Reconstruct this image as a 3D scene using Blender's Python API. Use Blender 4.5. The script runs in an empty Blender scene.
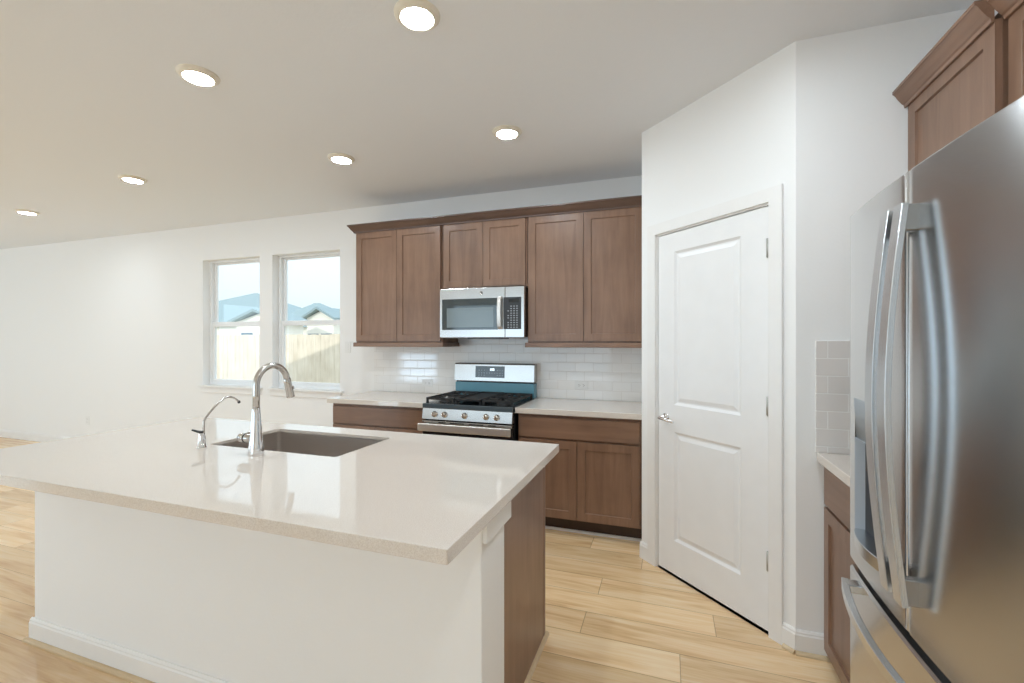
import bpy, bmesh, math, random
from mathutils import Vector, Matrix

scene = bpy.context.scene
COL = scene.collection
PI = math.pi

# ------------------------------------------------------------------ camera
cam_d = bpy.data.cameras.new('camera')
cam_d.sensor_width = 36.0
cam_d.lens = 452.0 / 1024.0 * 36.0
cam_d.clip_start = 0.02
cam_d.clip_end = 300
cam = bpy.data.objects.new('camera', cam_d)
cam.location = (0, 0, 1.41)
cam.rotation_euler = (PI / 2, 0, math.radians(19.04))
COL.objects.link(cam)
scene.camera = cam

# ------------------------------------------------------------------ view
vs = scene.view_settings
vs.view_transform = 'Standard'
vs.look = 'None'
vs.gamma = 1.0
vs.use_curve_mapping = False
vs.exposure = 0.12
scene.cycles.max_bounces = 12
scene.cycles.diffuse_bounces = 8
scene.cycles.glossy_bounces = 5
scene.cycles.transparent_max_bounces = 12
scene.cycles.sample_clamp_indirect = 6.0

# ------------------------------------------------------------------ sky
world = bpy.data.worlds.new('sky')
scene.world = world
world.use_nodes = True
wn = world.node_tree.nodes
wl = world.node_tree.links
wn.clear()
w_out = wn.new('ShaderNodeOutputWorld')
w_bg = wn.new('ShaderNodeBackground')
w_tc = wn.new('ShaderNodeTexCoord')
w_sep = wn.new('ShaderNodeSeparateXYZ')
w_rmp = wn.new('ShaderNodeValToRGB')
w_rmp.color_ramp.elements[0].position = 0.0
w_rmp.color_ramp.elements[0].color = (0.80, 0.92, 0.95, 1)
w_rmp.color_ramp.elements[1].position = 0.6
w_rmp.color_ramp.elements[1].color = (1.7, 1.95, 2.15, 1)
wl.new(w_tc.outputs['Generated'], w_sep.inputs[0])
wl.new(w_sep.outputs['Z'], w_rmp.inputs[0])
wl.new(w_rmp.outputs[0], w_bg.inputs['Color'])
w_bg.inputs['Strength'].default_value = 1.0
wl.new(w_bg.outputs[0], w_out.inputs[0])

# ------------------------------------------------------------------ sun
sun_d = bpy.data.lights.new('sun', 'SUN')
sun_d.energy = 1.35
sun_d.angle = math.radians(0.6)
sun_d.color = (1.0, 0.94, 0.84)
sun = bpy.data.objects.new('sun', sun_d)
sun.rotation_euler = Vector((1.5, 5.05, -2.48)).to_track_quat('-Z', 'Y').to_euler()
sun.location = (0, -20, 12)
COL.objects.link(sun)

# ------------------------------------------------------------------ daylight through the windows the photo looks away from
def area(name, loc, rot, sx, sy, power, color):
    d = bpy.data.lights.new(name, 'AREA')
    d.shape = 'RECTANGLE'
    d.size = sx
    d.size_y = sy
    d.energy = power
    d.color = color
    o = bpy.data.objects.new(name, d)
    o.location = loc
    o.rotation_euler = rot
    COL.objects.link(o)
    return o

LEFT_X, REAR_Y, RIGHT_X, BACK_Y, CEIL_Z = -11.0, -4.5, 1.28, 3.86, 2.775
DAY = (0.58, 0.80, 1.0)
# left wall: wide patio glazing, facing +x
area('daylight_left', (LEFT_X - 0.16, -0.6, 1.3), (PI / 2, 0, -PI / 2), 5.0, 2.2, 55, DAY)
# rear wall: patio glazing, facing +y
area('daylight_rear', (-3.6, REAR_Y - 0.16, 1.35), (PI / 2, 0, 0), 4.2, 2.1, 50, DAY)
# rear wall: unseen low window, shaped for its bright reflection in the tiles
area('daylight_low', (-7.3, REAR_Y - 0.16, 0.60), (PI / 2, 0, 0), 1.3, 0.85, 40, DAY)

# =================================================================== materials
def new_mat(name):
    m = bpy.data.materials.new(name)
    m.use_nodes = True
    nt = m.node_tree
    b = nt.nodes['Principled BSDF']
    return m, nt, b

def N(nt, t, **kw):
    n = nt.nodes.new(t)
    for k, v in kw.items():
        setattr(n, k, v)
    return n

def mathn(nt, op, a=None, b=None, c=None):
    n = nt.nodes.new('ShaderNodeMath')
    n.operation = op
    for i, v in enumerate((a, b, c)):
        if v is None:
            continue
        if isinstance(v, (int, float)):
            n.inputs[i].default_value = v
        else:
            nt.links.new(v, n.inputs[i])
    return n.outputs[0]

def mixc(nt, fac, a, b, blend='MIX'):
    n = nt.nodes.new('ShaderNodeMix')
    n.data_type = 'RGBA'
    n.blend_type = blend
    for sock, v in ((n.inputs[0], fac), (n.inputs[6], a), (n.inputs[7], b)):
        if isinstance(v, (int, float)):
            sock.default_value = v
        elif isinstance(v, tuple):
            sock.default_value = v if len(v) == 4 else v + (1,)
        else:
            nt.links.new(v, sock)
    return n.outputs[2]

def S(r, g, b):
    def f(c):
        c /= 255.0
        return c / 12.92 if c <= 0.04045 else ((c + 0.055) / 1.055) ** 2.4
    return (f(r), f(g), f(b))

def bump(nt, b, height, strength, dist):
    n = nt.nodes.new('ShaderNodeBump')
    n.inputs['Strength'].default_value = strength
    n.inputs['Distance'].default_value = dist
    nt.links.new(height, n.inputs['Height'])
    nt.links.new(n.outputs[0], b.inputs['Normal'])

def plain(name, col, rough=0.5, metal=0.0, spec=None, coat=0.0):
    m, nt, b = new_mat(name)
    tc = N(nt, 'ShaderNodeTexCoord')
    nz = N(nt, 'ShaderNodeTexNoise')
    nz.inputs['Scale'].default_value = 9.0
    nt.links.new(tc.outputs['Object'], nz.inputs['Vector'])
    c = mixc(nt, nz.outputs[0], tuple(x * 0.97 for x in col), tuple(min(1, x * 1.03) for x in col))
    nt.links.new(c, b.inputs['Base Color'])
    b.inputs['Roughness'].default_value = rough
    b.inputs['Metallic'].default_value = metal
    if spec is not None:
        b.inputs['Specular IOR Level'].default_value = spec
    if coat:
        b.inputs['Coat Weight'].default_value = coat
        b.inputs['Coat Roughness'].default_value = 0.05
    return m

def paint(name, col, rough=0.6, scale=90.0, strength=0.18, dist=0.002):
    """wall paint with an orange-peel texture"""
    m, nt, b = new_mat(name)
    b.inputs['Base Color'].default_value = col + (1,)
    b.inputs['Roughness'].default_value = rough
    b.inputs['Specular IOR Level'].default_value = 0.25
    g = N(nt, 'ShaderNodeNewGeometry')
    nz = N(nt, 'ShaderNodeTexNoise')
    nz.inputs['Scale'].default_value = scale
    nz.inputs['Detail'].default_value = 2.0
    nt.links.new(g.outputs['Position'], nz.inputs['Vector'])
    bump(nt, b, nz.outputs[0], strength, dist)
    return m

def wood(name, dark, light, axis='Z', rough=0.33, scale=1.0):
    """stained timber, grain running along one axis"""
    m, nt, b = new_mat(name)
    g = N(nt, 'ShaderNodeNewGeometry')
    oi = N(nt, 'ShaderNodeObjectInfo')
    mp = N(nt, 'ShaderNodeMapping')
    sc = [17.0, 17.0, 17.0]
    sc['XYZ'.index(axis)] = 1.6
    mp.inputs['Scale'].default_value = [s * scale for s in sc]
    add = N(nt, 'ShaderNodeVectorMath', operation='ADD')
    nt.links.new(g.outputs['Position'], add.inputs[0])
    mul = N(nt, 'ShaderNodeVectorMath', operation='SCALE')
    cmb = N(nt, 'ShaderNodeCombineXYZ')
    for i in range(3):
        nt.links.new(oi.outputs['Random'], cmb.inputs[i])
    nt.links.new(cmb.outputs[0], mul.inputs[0])
    mul.inputs['Scale'].default_value = 7.0
    nt.links.new(mul.outputs[0], add.inputs[1])
    nt.links.new(add.outputs[0], mp.inputs['Vector'])
    nz = N(nt, 'ShaderNodeTexNoise')
    nz.inputs['Scale'].default_value = 1.0
    nz.inputs['Detail'].default_value = 6.0
    nz.inputs['Roughness'].default_value = 0.6
    nz.inputs['Distortion'].default_value = 0.6
    nt.links.new(mp.outputs[0], nz.inputs['Vector'])
    big = N(nt, 'ShaderNodeTexNoise')
    big.inputs['Scale'].default_value = 3.2
    big.inputs['Detail'].default_value = 3.0
    nt.links.new(add.outputs[0], big.inputs['Vector'])
    f = mathn(nt, 'ADD', mathn(nt, 'MULTIPLY', nz.outputs[0], 0.6), mathn(nt, 'MULTIPLY', big.outputs[0], 0.4))
    rp = N(nt, 'ShaderNodeValToRGB')
    rp.color_ramp.elements[0].position = 0.32
    rp.color_ramp.elements[0].color = dark + (1,)
    rp.color_ramp.elements[1].position = 0.68
    rp.color_ramp.elements[1].color = light + (1,)
    nt.links.new(f, rp.inputs[0])
    nt.links.new(rp.outputs[0], b.inputs['Base Color'])
    b.inputs['Roughness'].default_value = rough
    bump(nt, b, nz.outputs[0], 0.08, 0.001)
    return m

def floor_mat():
    """light oak boards running along x, every board its own tone"""
    m, nt, b = new_mat('oak_planks')
    W, L = 0.183, 1.22
    g = N(nt, 'ShaderNodeNewGeometry')
    sp = N(nt, 'ShaderNodeSeparateXYZ')
    nt.links.new(g.outputs['Position'], sp.inputs[0])
    x, y = sp.outputs[0], sp.outputs[1]
    ry = mathn(nt, 'DIVIDE', mathn(nt, 'SUBTRACT', y, 2.357 + W * 60), W)
    row = mathn(nt, 'FLOOR', ry)
    fy = mathn(nt, 'FRACT', ry)
    wn_ = N(nt, 'ShaderNodeTexWhiteNoise', noise_dimensions='1D')
    nt.links.new(row, wn_.inputs['W'])
    off = mathn(nt, 'ADD', mathn(nt, 'MULTIPLY', row, 0.69), mathn(nt, 'MULTIPLY', wn_.outputs['Value'], 0.35))
    rx = mathn(nt, 'DIVIDE', mathn(nt, 'SUBTRACT', mathn(nt, 'ADD', x, 100.0), off), L)
    cell = mathn(nt, 'FLOOR', rx)
    fx = mathn(nt, 'FRACT', rx)
    cv = N(nt, 'ShaderNodeCombineXYZ')
    nt.links.new(row, cv.inputs[0])
    nt.links.new(cell, cv.inputs[1])
    rnd = N(nt, 'ShaderNodeTexWhiteNoise', noise_dimensions='2D')
    nt.links.new(cv.outputs[0], rnd.inputs['Vector'])
    # grain coordinates, shifted board by board
    gv = N(nt, 'ShaderNodeCombineXYZ')
    nt.links.new(mathn(nt, 'MULTIPLY', x, 1.3), gv.inputs[0])
    nt.links.new(mathn(nt, 'MULTIPLY', y, 13.0), gv.inputs[1])
    nt.links.new(mathn(nt, 'MULTIPLY', rnd.outputs['Value'], 40.0), gv.inputs[2])
    nz = N(nt, 'ShaderNodeTexNoise')
    nz.inputs['Scale'].default_value = 1.0
    nz.inputs['Detail'].default_value = 6.0
    nz.inputs['Roughness'].default_value = 0.55
    nz.inputs['Distortion'].default_value = 1.2
    nt.links.new(gv.outputs[0], nz.inputs['Vector'])
    gv2 = N(nt, 'ShaderNodeCombineXYZ')
    nt.links.new(mathn(nt, 'MULTIPLY', x, 5.0), gv2.inputs[0])
    nt.links.new(mathn(nt, 'MULTIPLY', y, 110.0), gv2.inputs[1])
    nt.links.new(mathn(nt, 'MULTIPLY', rnd.outputs['Value'], 80.0), gv2.inputs[2])
    nf = N(nt, 'ShaderNodeTexNoise')
    nf.inputs['Scale'].default_value = 1.0
    nf.inputs['Detail'].default_value = 3.0
    nt.links.new(gv2.outputs[0], nf.inputs['Vector'])
    rp = N(nt, 'ShaderNodeValToRGB')
    e = rp.color_ramp.elements
    e[0].position = 0.28
    e[0].color = S(206, 160, 112) + (1,)
    e[1].position = 0.72
    e[1].color = S(247, 224, 188) + (1,)
    mid = e.new(0.5)
    mid.color = S(236, 202, 156) + (1,)
    f = mathn(nt, 'ADD', mathn(nt, 'MULTIPLY', nz.outputs[0], 0.75), mathn(nt, 'MULTIPLY', nf.outputs[0], 0.25))
    nt.links.new(f, rp.inputs[0])
    tone = mathn(nt, 'ADD', 0.86, mathn(nt, 'MULTIPLY', rnd.outputs['Value'], 0.26))
    tv = N(nt, 'ShaderNodeCombineXYZ')
    for i in range(3):
        nt.links.new(tone, tv.inputs[i])
    c1 = mixc(nt, 1.0, rp.outputs[0], tv.outputs[0], 'MULTIPLY')
    ey = mathn(nt, 'MINIMUM', fy, mathn(nt, 'SUBTRACT', 1.0, fy))
    ex = mathn(nt, 'MINIMUM', fx, mathn(nt, 'SUBTRACT', 1.0, fx))
    gy = mathn(nt, 'LESS_THAN', ey, 0.009)
    gx = mathn(nt, 'LESS_THAN', ex, 0.0015)
    gr = mathn(nt, 'MAXIMUM', gy, gx)
    c2 = mixc(nt, mathn(nt, 'MULTIPLY', gr, 0.55), c1, S(120, 84, 52))
    nt.links.new(c2, b.inputs['Base Color'])
    b.inputs['Roughness'].default_value = 0.22
    b.inputs['Specular IOR Level'].default_value = 0.75
    h = mathn(nt, 'SUBTRACT', mathn(nt, 'MULTIPLY', nf.outputs[0], 0.25), gr)
    bump(nt, b, h, 0.25, 0.001)
    return m

def tile_mat(name, ax, phase=(0, 0), col=S(246, 244, 242), grout=S(226, 222, 218)):
    """glazed 3x6 inch subway tile in running bond; ax is the horizontal world axis"""
    m, nt, b = new_mat(name)
    g = N(nt, 'ShaderNodeNewGeometry')
    sp = N(nt, 'ShaderNodeSeparateXYZ')
    nt.links.new(g.outputs['Position'], sp.inputs[0])
    u = mathn(nt, 'ADD', sp.outputs['XYZ'.index(ax)], phase[0] + 20.0)
    v = mathn(nt, 'ADD', sp.outputs[2], phase[1])
    H, Wd = 0.0785, 0.155
    rv = mathn(nt, 'DIVIDE', v, H)
    row = mathn(nt, 'FLOOR', rv)
    fv = mathn(nt, 'FRACT', rv)
    ru = mathn(nt, 'ADD', mathn(nt, 'DIVIDE', u, Wd), mathn(nt, 'MULTIPLY', mathn(nt, 'MODULO', row, 2.0), 0.5))
    cell = mathn(nt, 'FLOOR', ru)
    fu = mathn(nt, 'FRACT', ru)
    ev = mathn(nt, 'MULTIPLY', mathn(nt, 'MINIMUM', fv, mathn(nt, 'SUBTRACT', 1.0, fv)), H)
    eu = mathn(nt, 'MULTIPLY', mathn(nt, 'MINIMUM', fu, mathn(nt, 'SUBTRACT', 1.0, fu)), Wd)
    e = mathn(nt, 'MINIMUM', ev, eu)
    gr = mathn(nt, 'LESS_THAN', e, 0.0016)
    cv = N(nt, 'ShaderNodeCombineXYZ')
    nt.links.new(row, cv.inputs[0])
    nt.links.new(cell, cv.inputs[1])
    rnd = N(nt, 'ShaderNodeTexWhiteNoise', noise_dimensions='2D')
    nt.links.new(cv.outputs[0], rnd.inputs['Vector'])
    c0 = mixc(nt, rnd.outputs['Value'], tuple(x * 0.97 for x in col), tuple(min(1, x * 1.02) for x in col))
    c = mixc(nt, gr, c0, grout)
    nt.links.new(c, b.inputs['Base Color'])
    nt.links.new(mathn(nt, 'ADD', 0.07, mathn(nt, 'MULTIPLY', gr, 0.6)), b.inputs['Roughness'])
    edge = N(nt, 'ShaderNodeMapRange')
    edge.inputs[1].default_value = 0.0012
    edge.inputs[2].default_value = 0.005
    nt.links.new(e, edge.inputs[0])
    bump(nt, b, edge.outputs[0], 0.35, 0.0012)
    return m

def quartz_mat(name, a=S(228, 219, 210), c=S(210, 198, 187)):
    m, nt, b = new_mat(name)
    g = N(nt, 'ShaderNodeNewGeometry')
    nz = N(nt, 'ShaderNodeTexNoise')
    nz.inputs['Scale'].default_value = 420.0
    nz.inputs['Detail'].default_value = 2.0
    nt.links.new(g.outputs['Position'], nz.inputs['Vector'])
    vo = N(nt, 'ShaderNodeTexVoronoi')
    vo.inputs['Scale'].default_value = 260.0
    nt.links.new(g.outputs['Position'], vo.inputs['Vector'])
    rp = N(nt, 'ShaderNodeValToRGB')
    rp.color_ramp.elements[0].position = 0.35
    rp.color_ramp.elements[0].color = c + (1,)
    rp.color_ramp.elements[1].position = 0.6
    rp.color_ramp.elements[1].color = a + (1,)
    nt.links.new(nz.outputs[0], rp.inputs[0])
    sp = mathn(nt, 'LESS_THAN', vo.outputs['Distance'], 0.16)
    col = mixc(nt, mathn(nt, 'MULTIPLY', sp, 0.45), rp.outputs[0], S(240, 236, 230))
    nt.links.new(col, b.inputs['Base Color'])
    b.inputs['Roughness'].default_value = 0.05
    b.inputs['Specular IOR Level'].default_value = 0.6
    return m

def steel_mat(name, col=(0.60, 0.60, 0.60), rough=0.24, aniso=0.6, axis='H', streak=0.10, rot=0.0):
    """brushed stainless steel; brushing runs along the horizontal"""
    m, nt, b = new_mat(name)
    g = N(nt, 'ShaderNodeNewGeometry')
    mp = N(nt, 'ShaderNodeMapping')
    mp.inputs['Scale'].default_value = (6, 6, 900) if axis == 'H' else (700, 700, 3)
    nt.links.new(g.outputs['Position'], mp.inputs['Vector'])
    nz = N(nt, 'ShaderNodeTexNoise')
    nz.inputs['Scale'].default_value = 1.0
    nz.inputs['Detail'].default_value = 2.0
    nt.links.new(mp.outputs[0], nz.inputs['Vector'])
    c = mixc(nt, nz.outputs[0], tuple(x * (1 - streak) for x in col), tuple(min(1, x * (1 + streak)) for x in col))
    nt.links.new(c, b.inputs['Base Color'])
    b.inputs['Metallic'].default_value = 1.0
    nt.links.new(mathn(nt, 'ADD', rough - 0.03, mathn(nt, 'MULTIPLY', nz.outputs[0], 0.06)), b.inputs['Roughness'])
    if aniso:
        tg = N(nt, 'ShaderNodeTangent', direction_type='RADIAL', axis='Z')
        b.inputs['Anisotropic'].default_value = aniso
        b.inputs['Anisotropic Rotation'].default_value = rot
        nt.links.new(tg.outputs[0], b.inputs['Tangent'])
    return m

def glass_pane_mat(name, tint=(0.97, 0.985, 0.99)):
    m = bpy.data.materials.new(name)
    m.use_nodes = True
    nt = m.node_tree
    nt.nodes.clear()
    out = N(nt, 'ShaderNodeOutputMaterial')
    tr = N(nt, 'ShaderNodeBsdfTransparent')
    tr.inputs[0].default_value = tint + (1,)
    gl = N(nt, 'ShaderNodeBsdfGlossy')
    gl.inputs['Roughness'].default_value = 0.01
    fr = N(nt, 'ShaderNodeFresnel')
    ge = N(nt, 'ShaderNodeNewGeometry')
    nt.links.new(mathn(nt, 'ADD', 1.45, mathn(nt, 'MULTIPLY', ge.outputs['Backfacing'], 1.0 / 1.45 - 1.45)), fr.inputs[0])
    mx = N(nt, 'ShaderNodeMixShader')
    nt.links.new(fr.outputs[0], mx.inputs[0])
    nt.links.new(tr.outputs[0], mx.inputs[1])
    nt.links.new(gl.outputs[0], mx.inputs[2])
    nt.links.new(mx.outputs[0], out.inputs[0])
    return m

def emit_mat(name, col, strength):
    m, nt, b = new_mat(name)
    b.inputs['Base Color'].default_value = (0.9, 0.9, 0.9, 1)
    b.inputs['Emission Color'].default_value = col + (1,)
    b.inputs['Emission Strength'].default_value = strength
    return m

M = {}
M['wall'] = paint('wall_paint', S(243, 242, 241))
M['ceiling'] = paint('ceiling_paint', S(236, 239, 243), 0.75, 60, 0.22, 0.003)
M['trim'] = plain('white_trim_paint', S(240, 238, 236), 0.35)
M['door'] = plain('white_door_paint', S(240, 239, 239), 0.38)
M['floor'] = floor_mat()
M['shoe'] = wood('pale_oak_shoe', S(196, 168, 130), S(222, 200, 165), 'X')
M['cab'] = wood('stained_maple', S(116, 87, 69), S(148, 115, 94))
M['cab_h'] = wood('stained_maple_level', S(116, 87, 69), S(148, 115, 94), 'X')
M['cab_y'] = wood('stained_maple_deep', S(116, 87, 69), S(148, 115, 94), 'Y')
M['crown'] = wood('shaded_crown_wood', S(84, 63, 54), S(108, 84, 71), 'X')  # cabinet wood painted darker, for the weaker light on the crown
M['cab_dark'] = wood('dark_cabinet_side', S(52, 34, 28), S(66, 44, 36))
M['quartz'] = quartz_mat('beige_quartz')
M['tile_x'] = tile_mat('subway_tile_back', 'X', (0.05, -0.915 + 0.0785 * 20))
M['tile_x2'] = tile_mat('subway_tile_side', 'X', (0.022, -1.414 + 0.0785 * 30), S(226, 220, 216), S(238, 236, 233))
M['steel'] = steel_mat('brushed_steel', (0.55, 0.54, 0.53), 0.26, 0.5)
M['fridge'] = steel_mat('fridge_steel', (0.60, 0.60, 0.60), 0.24, 0.85, streak=0.03, rot=0.25)
M['handle'] = steel_mat('handle_steel', (0.66, 0.68, 0.70), 0.25, 0.0, 'V')
M['chrome'] = plain('chrome', (0.82, 0.82, 0.84), 0.06, 1.0)
M['nickel'] = plain('satin_nickel', (0.60, 0.57, 0.54), 0.22, 1.0)
M['hinge'] = plain('satin_grey_metal', S(196, 194, 190), 0.45, 0.6)
M['bar'] = steel_mat('satin_bar_steel', (0.78, 0.75, 0.72), 0.42, 0.0, 'H')
M['mount'] = steel_mat('dark_mount_steel', (0.36, 0.35, 0.34), 0.25, 0.0, 'V')
M['sink'] = steel_mat('sink_steel', (0.66, 0.61, 0.57), 0.34, 0.0)
M['black'] = plain('black_enamel', (0.012, 0.012, 0.014), 0.25)
M['black_rough'] = plain('cast_iron', (0.018, 0.017, 0.017), 0.6)
M['black_glass'] = plain('black_glass', (0.010, 0.014, 0.017), 0.04, 0, 0.8)
M['oven_glass'] = plain('tinted_glass', (0.03, 0.045, 0.05), 0.03, 0, 0.9)
M['mw_screen'] = plain('perforated_screen', (0.16, 0.20, 0.21), 0.12, 0, 0.8)
M['film'] = plain('blue_protective_film', S(104, 156, 174), 0.25)
M['rim'] = plain('blue_grey_front_rim', S(72, 82, 88), 0.3)
M['knob'] = steel_mat('knob_steel', (0.78, 0.72, 0.65), 0.25, 0.0)
M['dark_plastic'] = plain('dark_plastic', (0.03, 0.03, 0.033), 0.4)
M['grey_plastic'] = plain('grey_plastic', S(140, 146, 152), 0.35)
M['niche'] = plain('niche_plastic', S(192, 200, 210), 0.3)
M['white_plastic'] = plain('white_plastic', S(238, 237, 235), 0.3)
M['slot'] = plain('outlet_slot', S(120, 116, 112), 0.5)
M['vinyl'] = plain('white_vinyl', S(240, 241, 242), 0.35)
M['glass'] = glass_pane_mat('window_glass')
M['lens'] = emit_mat('lamp_lens', (0.81, 0.925, 1.0), 175.0)
M['lamp_ring'] = plain('lamp_trim_ring', S(232, 224, 208), 0.4)
M['led'] = emit_mat('display_digits', (0.75, 0.92, 1.0), 1.6)
M['keys'] = plain('printed_keys', S(176, 182, 186), 0.5)
M['fence'] = wood('pine_fence', S(208, 194, 174), S(240, 230, 214), 'Z', 0.8, 0.7)
M['stucco'] = paint('house_siding', S(240, 236, 228), 0.8, 12)
M['shingle'] = plain('roof_shingle', S(140, 158, 162), 0.9)
M['grass'] = plain('lawn', S(176, 168, 146), 0.95)
M['pglass'] = plain('house_window_glass', S(110, 130, 145), 0.1)

# =================================================================== mesh helpers
class MB:
    def __init__(self):
        self.v = []
        self.f = []
        self.sm = []

    def add(self, verts, faces, smooth=False):
        o = len(self.v)
        self.v += [Vector(p) for p in verts]
        for f in faces:
            self.f.append([o + i for i in f])
            self.sm.append(smooth)
        return self

    def quad(self, a, b, c, d, smooth=False):
        return self.add([a, b, c, d], [(0, 1, 2, 3)], smooth)

    def box(self, x0, x1, y0, y1, z0, z1, bev=0.0, seg=2):
        bm = bmesh.new()
        bmesh.ops.create_cube(bm, size=1.0)
        for v in bm.verts:
            v.co = Vector(((x0 + x1) / 2 + v.co.x * (x1 - x0), (y0 + y1) / 2 + v.co.y * (y1 - y0), (z0 + z1) / 2 + v.co.z * (z1 - z0)))
        if bev > 0:
            bmesh.ops.bevel(bm, geom=bm.edges[:], offset=bev, segments=seg, profile=0.5, affect='EDGES', clamp_overlap=True)
        bm.verts.index_update()
        self.add([v.co.copy() for v in bm.verts], [[v.index for v in f.verts] for f in bm.faces])
        bm.free()
        return self

    def tube(self, pts, rad, n=16, caps=True, smooth=True):
        pts = [Vector(p) for p in pts]
        rads = rad if isinstance(rad, (list, tuple)) else [rad] * len(pts)
        ring = []
        up = None
        for i, p in enumerate(pts):
            if i == 0:
                t = pts[1] - p
            elif i == len(pts) - 1:
                t = p - pts[i - 1]
            else:
                t = (pts[i + 1] - p).normalized() + (p - pts[i - 1]).normalized()
            t.normalize()
            if up is None:
                up = Vector((0, 0, 1)) if abs(t.z) < 0.9 else Vector((1, 0, 0))
            a = t.cross(up)
            if a.length < 1e-6:
                a = t.orthogonal()
            a.normalize()
            b = a.cross(t).normalized()
            up = b
            ring.append([p + (a * math.cos(2 * PI * k / n) + b * math.sin(2 * PI * k / n)) * rads[i] for k in range(n)])
        vs_, fs = [], []
        for r in ring:
            vs_ += r
        for i in range(len(pts) - 1):
            for k in range(n):
                k2 = (k + 1) % n
                fs.append((i * n + k, i * n + k2, (i + 1) * n + k2, (i + 1) * n + k))
        self.add(vs_, fs, smooth)
        if caps:
            self.add(ring[0], [tuple(range(n))[::-1]])
            self.add(ring[-1], [tuple(range(n))])
        return self

    def lathe(self, base, axis, prof, n=32, smooth=True):
        """prof: list of (distance along axis, radius)"""
        base = Vector(base)
        axis = Vector(axis).normalized()
        a = axis.orthogonal().normalized()
        b = axis.cross(a)
        vs_, fs = [], []
        for d, r in prof:
            for k in range(n):
                t = 2 * PI * k / n
                vs_.append(base + axis * d + (a * math.cos(t) + b * math.sin(t)) * max(r, 1e-5))
        for i in range(len(prof) - 1):
            for k in range(n):
                k2 = (k + 1) % n
                fs.append((i * n + k, i * n + k2, (i + 1) * n + k2, (i + 1) * n + k))
        self.add(vs_, fs, smooth)
        return self

    def prism(self, poly, fn, d0, d1, smooth=False):
        """extrude a 2-D outline; fn maps (a, b, depth) to a point"""
        n = len(poly)
        v0 = [fn(a, b, d0) for a, b in poly]
        v1 = [fn(a, b, d1) for a, b in poly]
        self.add(v0 + v1, [(i, (i + 1) % n, n + (i + 1) % n, n + i) for i in range(n)], smooth)
        self.add(v0, [tuple(range(n))[::-1]])
        self.add(v1, [tuple(range(n))])
        return self

    def strap(self, pts, wdir, w, tdir, t):
        """rectangular bar swept along pts with fixed width direction"""
        wd = Vector(wdir).normalized() * (w / 2)
        n = len(pts)
        vs_, fs = [], []
        c = 0.09
        for i, p in enumerate(pts):
            p = Vector(p)
            q = Vector(pts[min(i + 1, n - 1)]) - Vector(pts[max(i - 1, 0)])
            td = q.cross(Vector(wdir)).normalized() * (t / 2)
            cs = [(-1, -1 + c * 2), (-1 + c, -1), (1 - c, -1), (1, -1 + c * 2), (1, 1 - c * 2), (1 - c, 1), (-1 + c, 1), (-1, 1 - c * 2)]
            vs_ += [p + wd * a + td * b for a, b in cs]
        for i in range(n - 1):
            for k in range(8):
                k2 = (k + 1) % 8
                fs.append((i * 8 + k, i * 8 + k2, (i + 1) * 8 + k2, (i + 1) * 8 + k))
        fs.append(tuple(range(8))[::-1])
        fs.append(tuple(range((n - 1) * 8, n * 8)))
        self.add(vs_, fs)
        return self

    def slab(self, o, a, b, n, w, h, t, panels, prof):
        """flat slab (w x h x t) whose front carries recessed or raised panels.
        o: lower left front corner, a/b: right/up, n: outward. prof: list of (inset, depth)"""
        o, a, b, n = Vector(o), Vector(a), Vector(b), Vector(n)
        P = lambda u, v, d=0.0: o + a * u + b * v + n * d
        us = sorted({0, w} | {p[0] for p in panels} | {p[1] for p in panels})
        vs_ = sorted({0, h} | {p[2] for p in panels} | {p[3] for p in panels})
        for i in range(len(us) - 1):
            for j in range(len(vs_) - 1):
                u0, u1, v0, v1 = us[i], us[i + 1], vs_[j], vs_[j + 1]
                cu, cv = (u0 + u1) / 2, (v0 + v1) / 2
                if any(p[0] < cu < p[1] and p[2] < cv < p[3] for p in panels):
                    continue
                self.quad(P(u0, v0), P(u1, v0), P(u1, v1), P(u0, v1))
        for u0, u1, v0, v1 in panels:
            pr = [(0, 0)] + list(prof)
            for k in range(len(pr) - 1):
                i0, d0 = pr[k]
                i1, d1 = pr[k + 1]
                A = [P(u0 + i0, v0 + i0, d0), P(u1 - i0, v0 + i0, d0), P(u1 - i0, v1 - i0, d0), P(u0 + i0, v1 - i0, d0)]
                B = [P(u0 + i1, v0 + i1, d1), P(u1 - i1, v0 + i1, d1), P(u1 - i1, v1 - i1, d1), P(u0 + i1, v1 - i1, d1)]
                for q in range(4):
                    q2 = (q + 1) % 4
                    self.quad(A[q], A[q2], B[q2], B[q])
            self.quad(*B)
        # edges and back
        c = [P(0, 0), P(w, 0), P(w, h), P(0, h)]
        d = [P(0, 0, -t), P(w, 0, -t), P(w, h, -t), P(0, h, -t)]
        for q in range(4):
            q2 = (q + 1) % 4
            self.quad(d[q], d[q2], c[q2], c[q])
        self.quad(d[3], d[2], d[1], d[0])
        return self


def wloc(o):
    p = Vector((0, 0, 0))
    while o is not None:
        p += o.location
        o = o.parent
    return p


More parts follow.
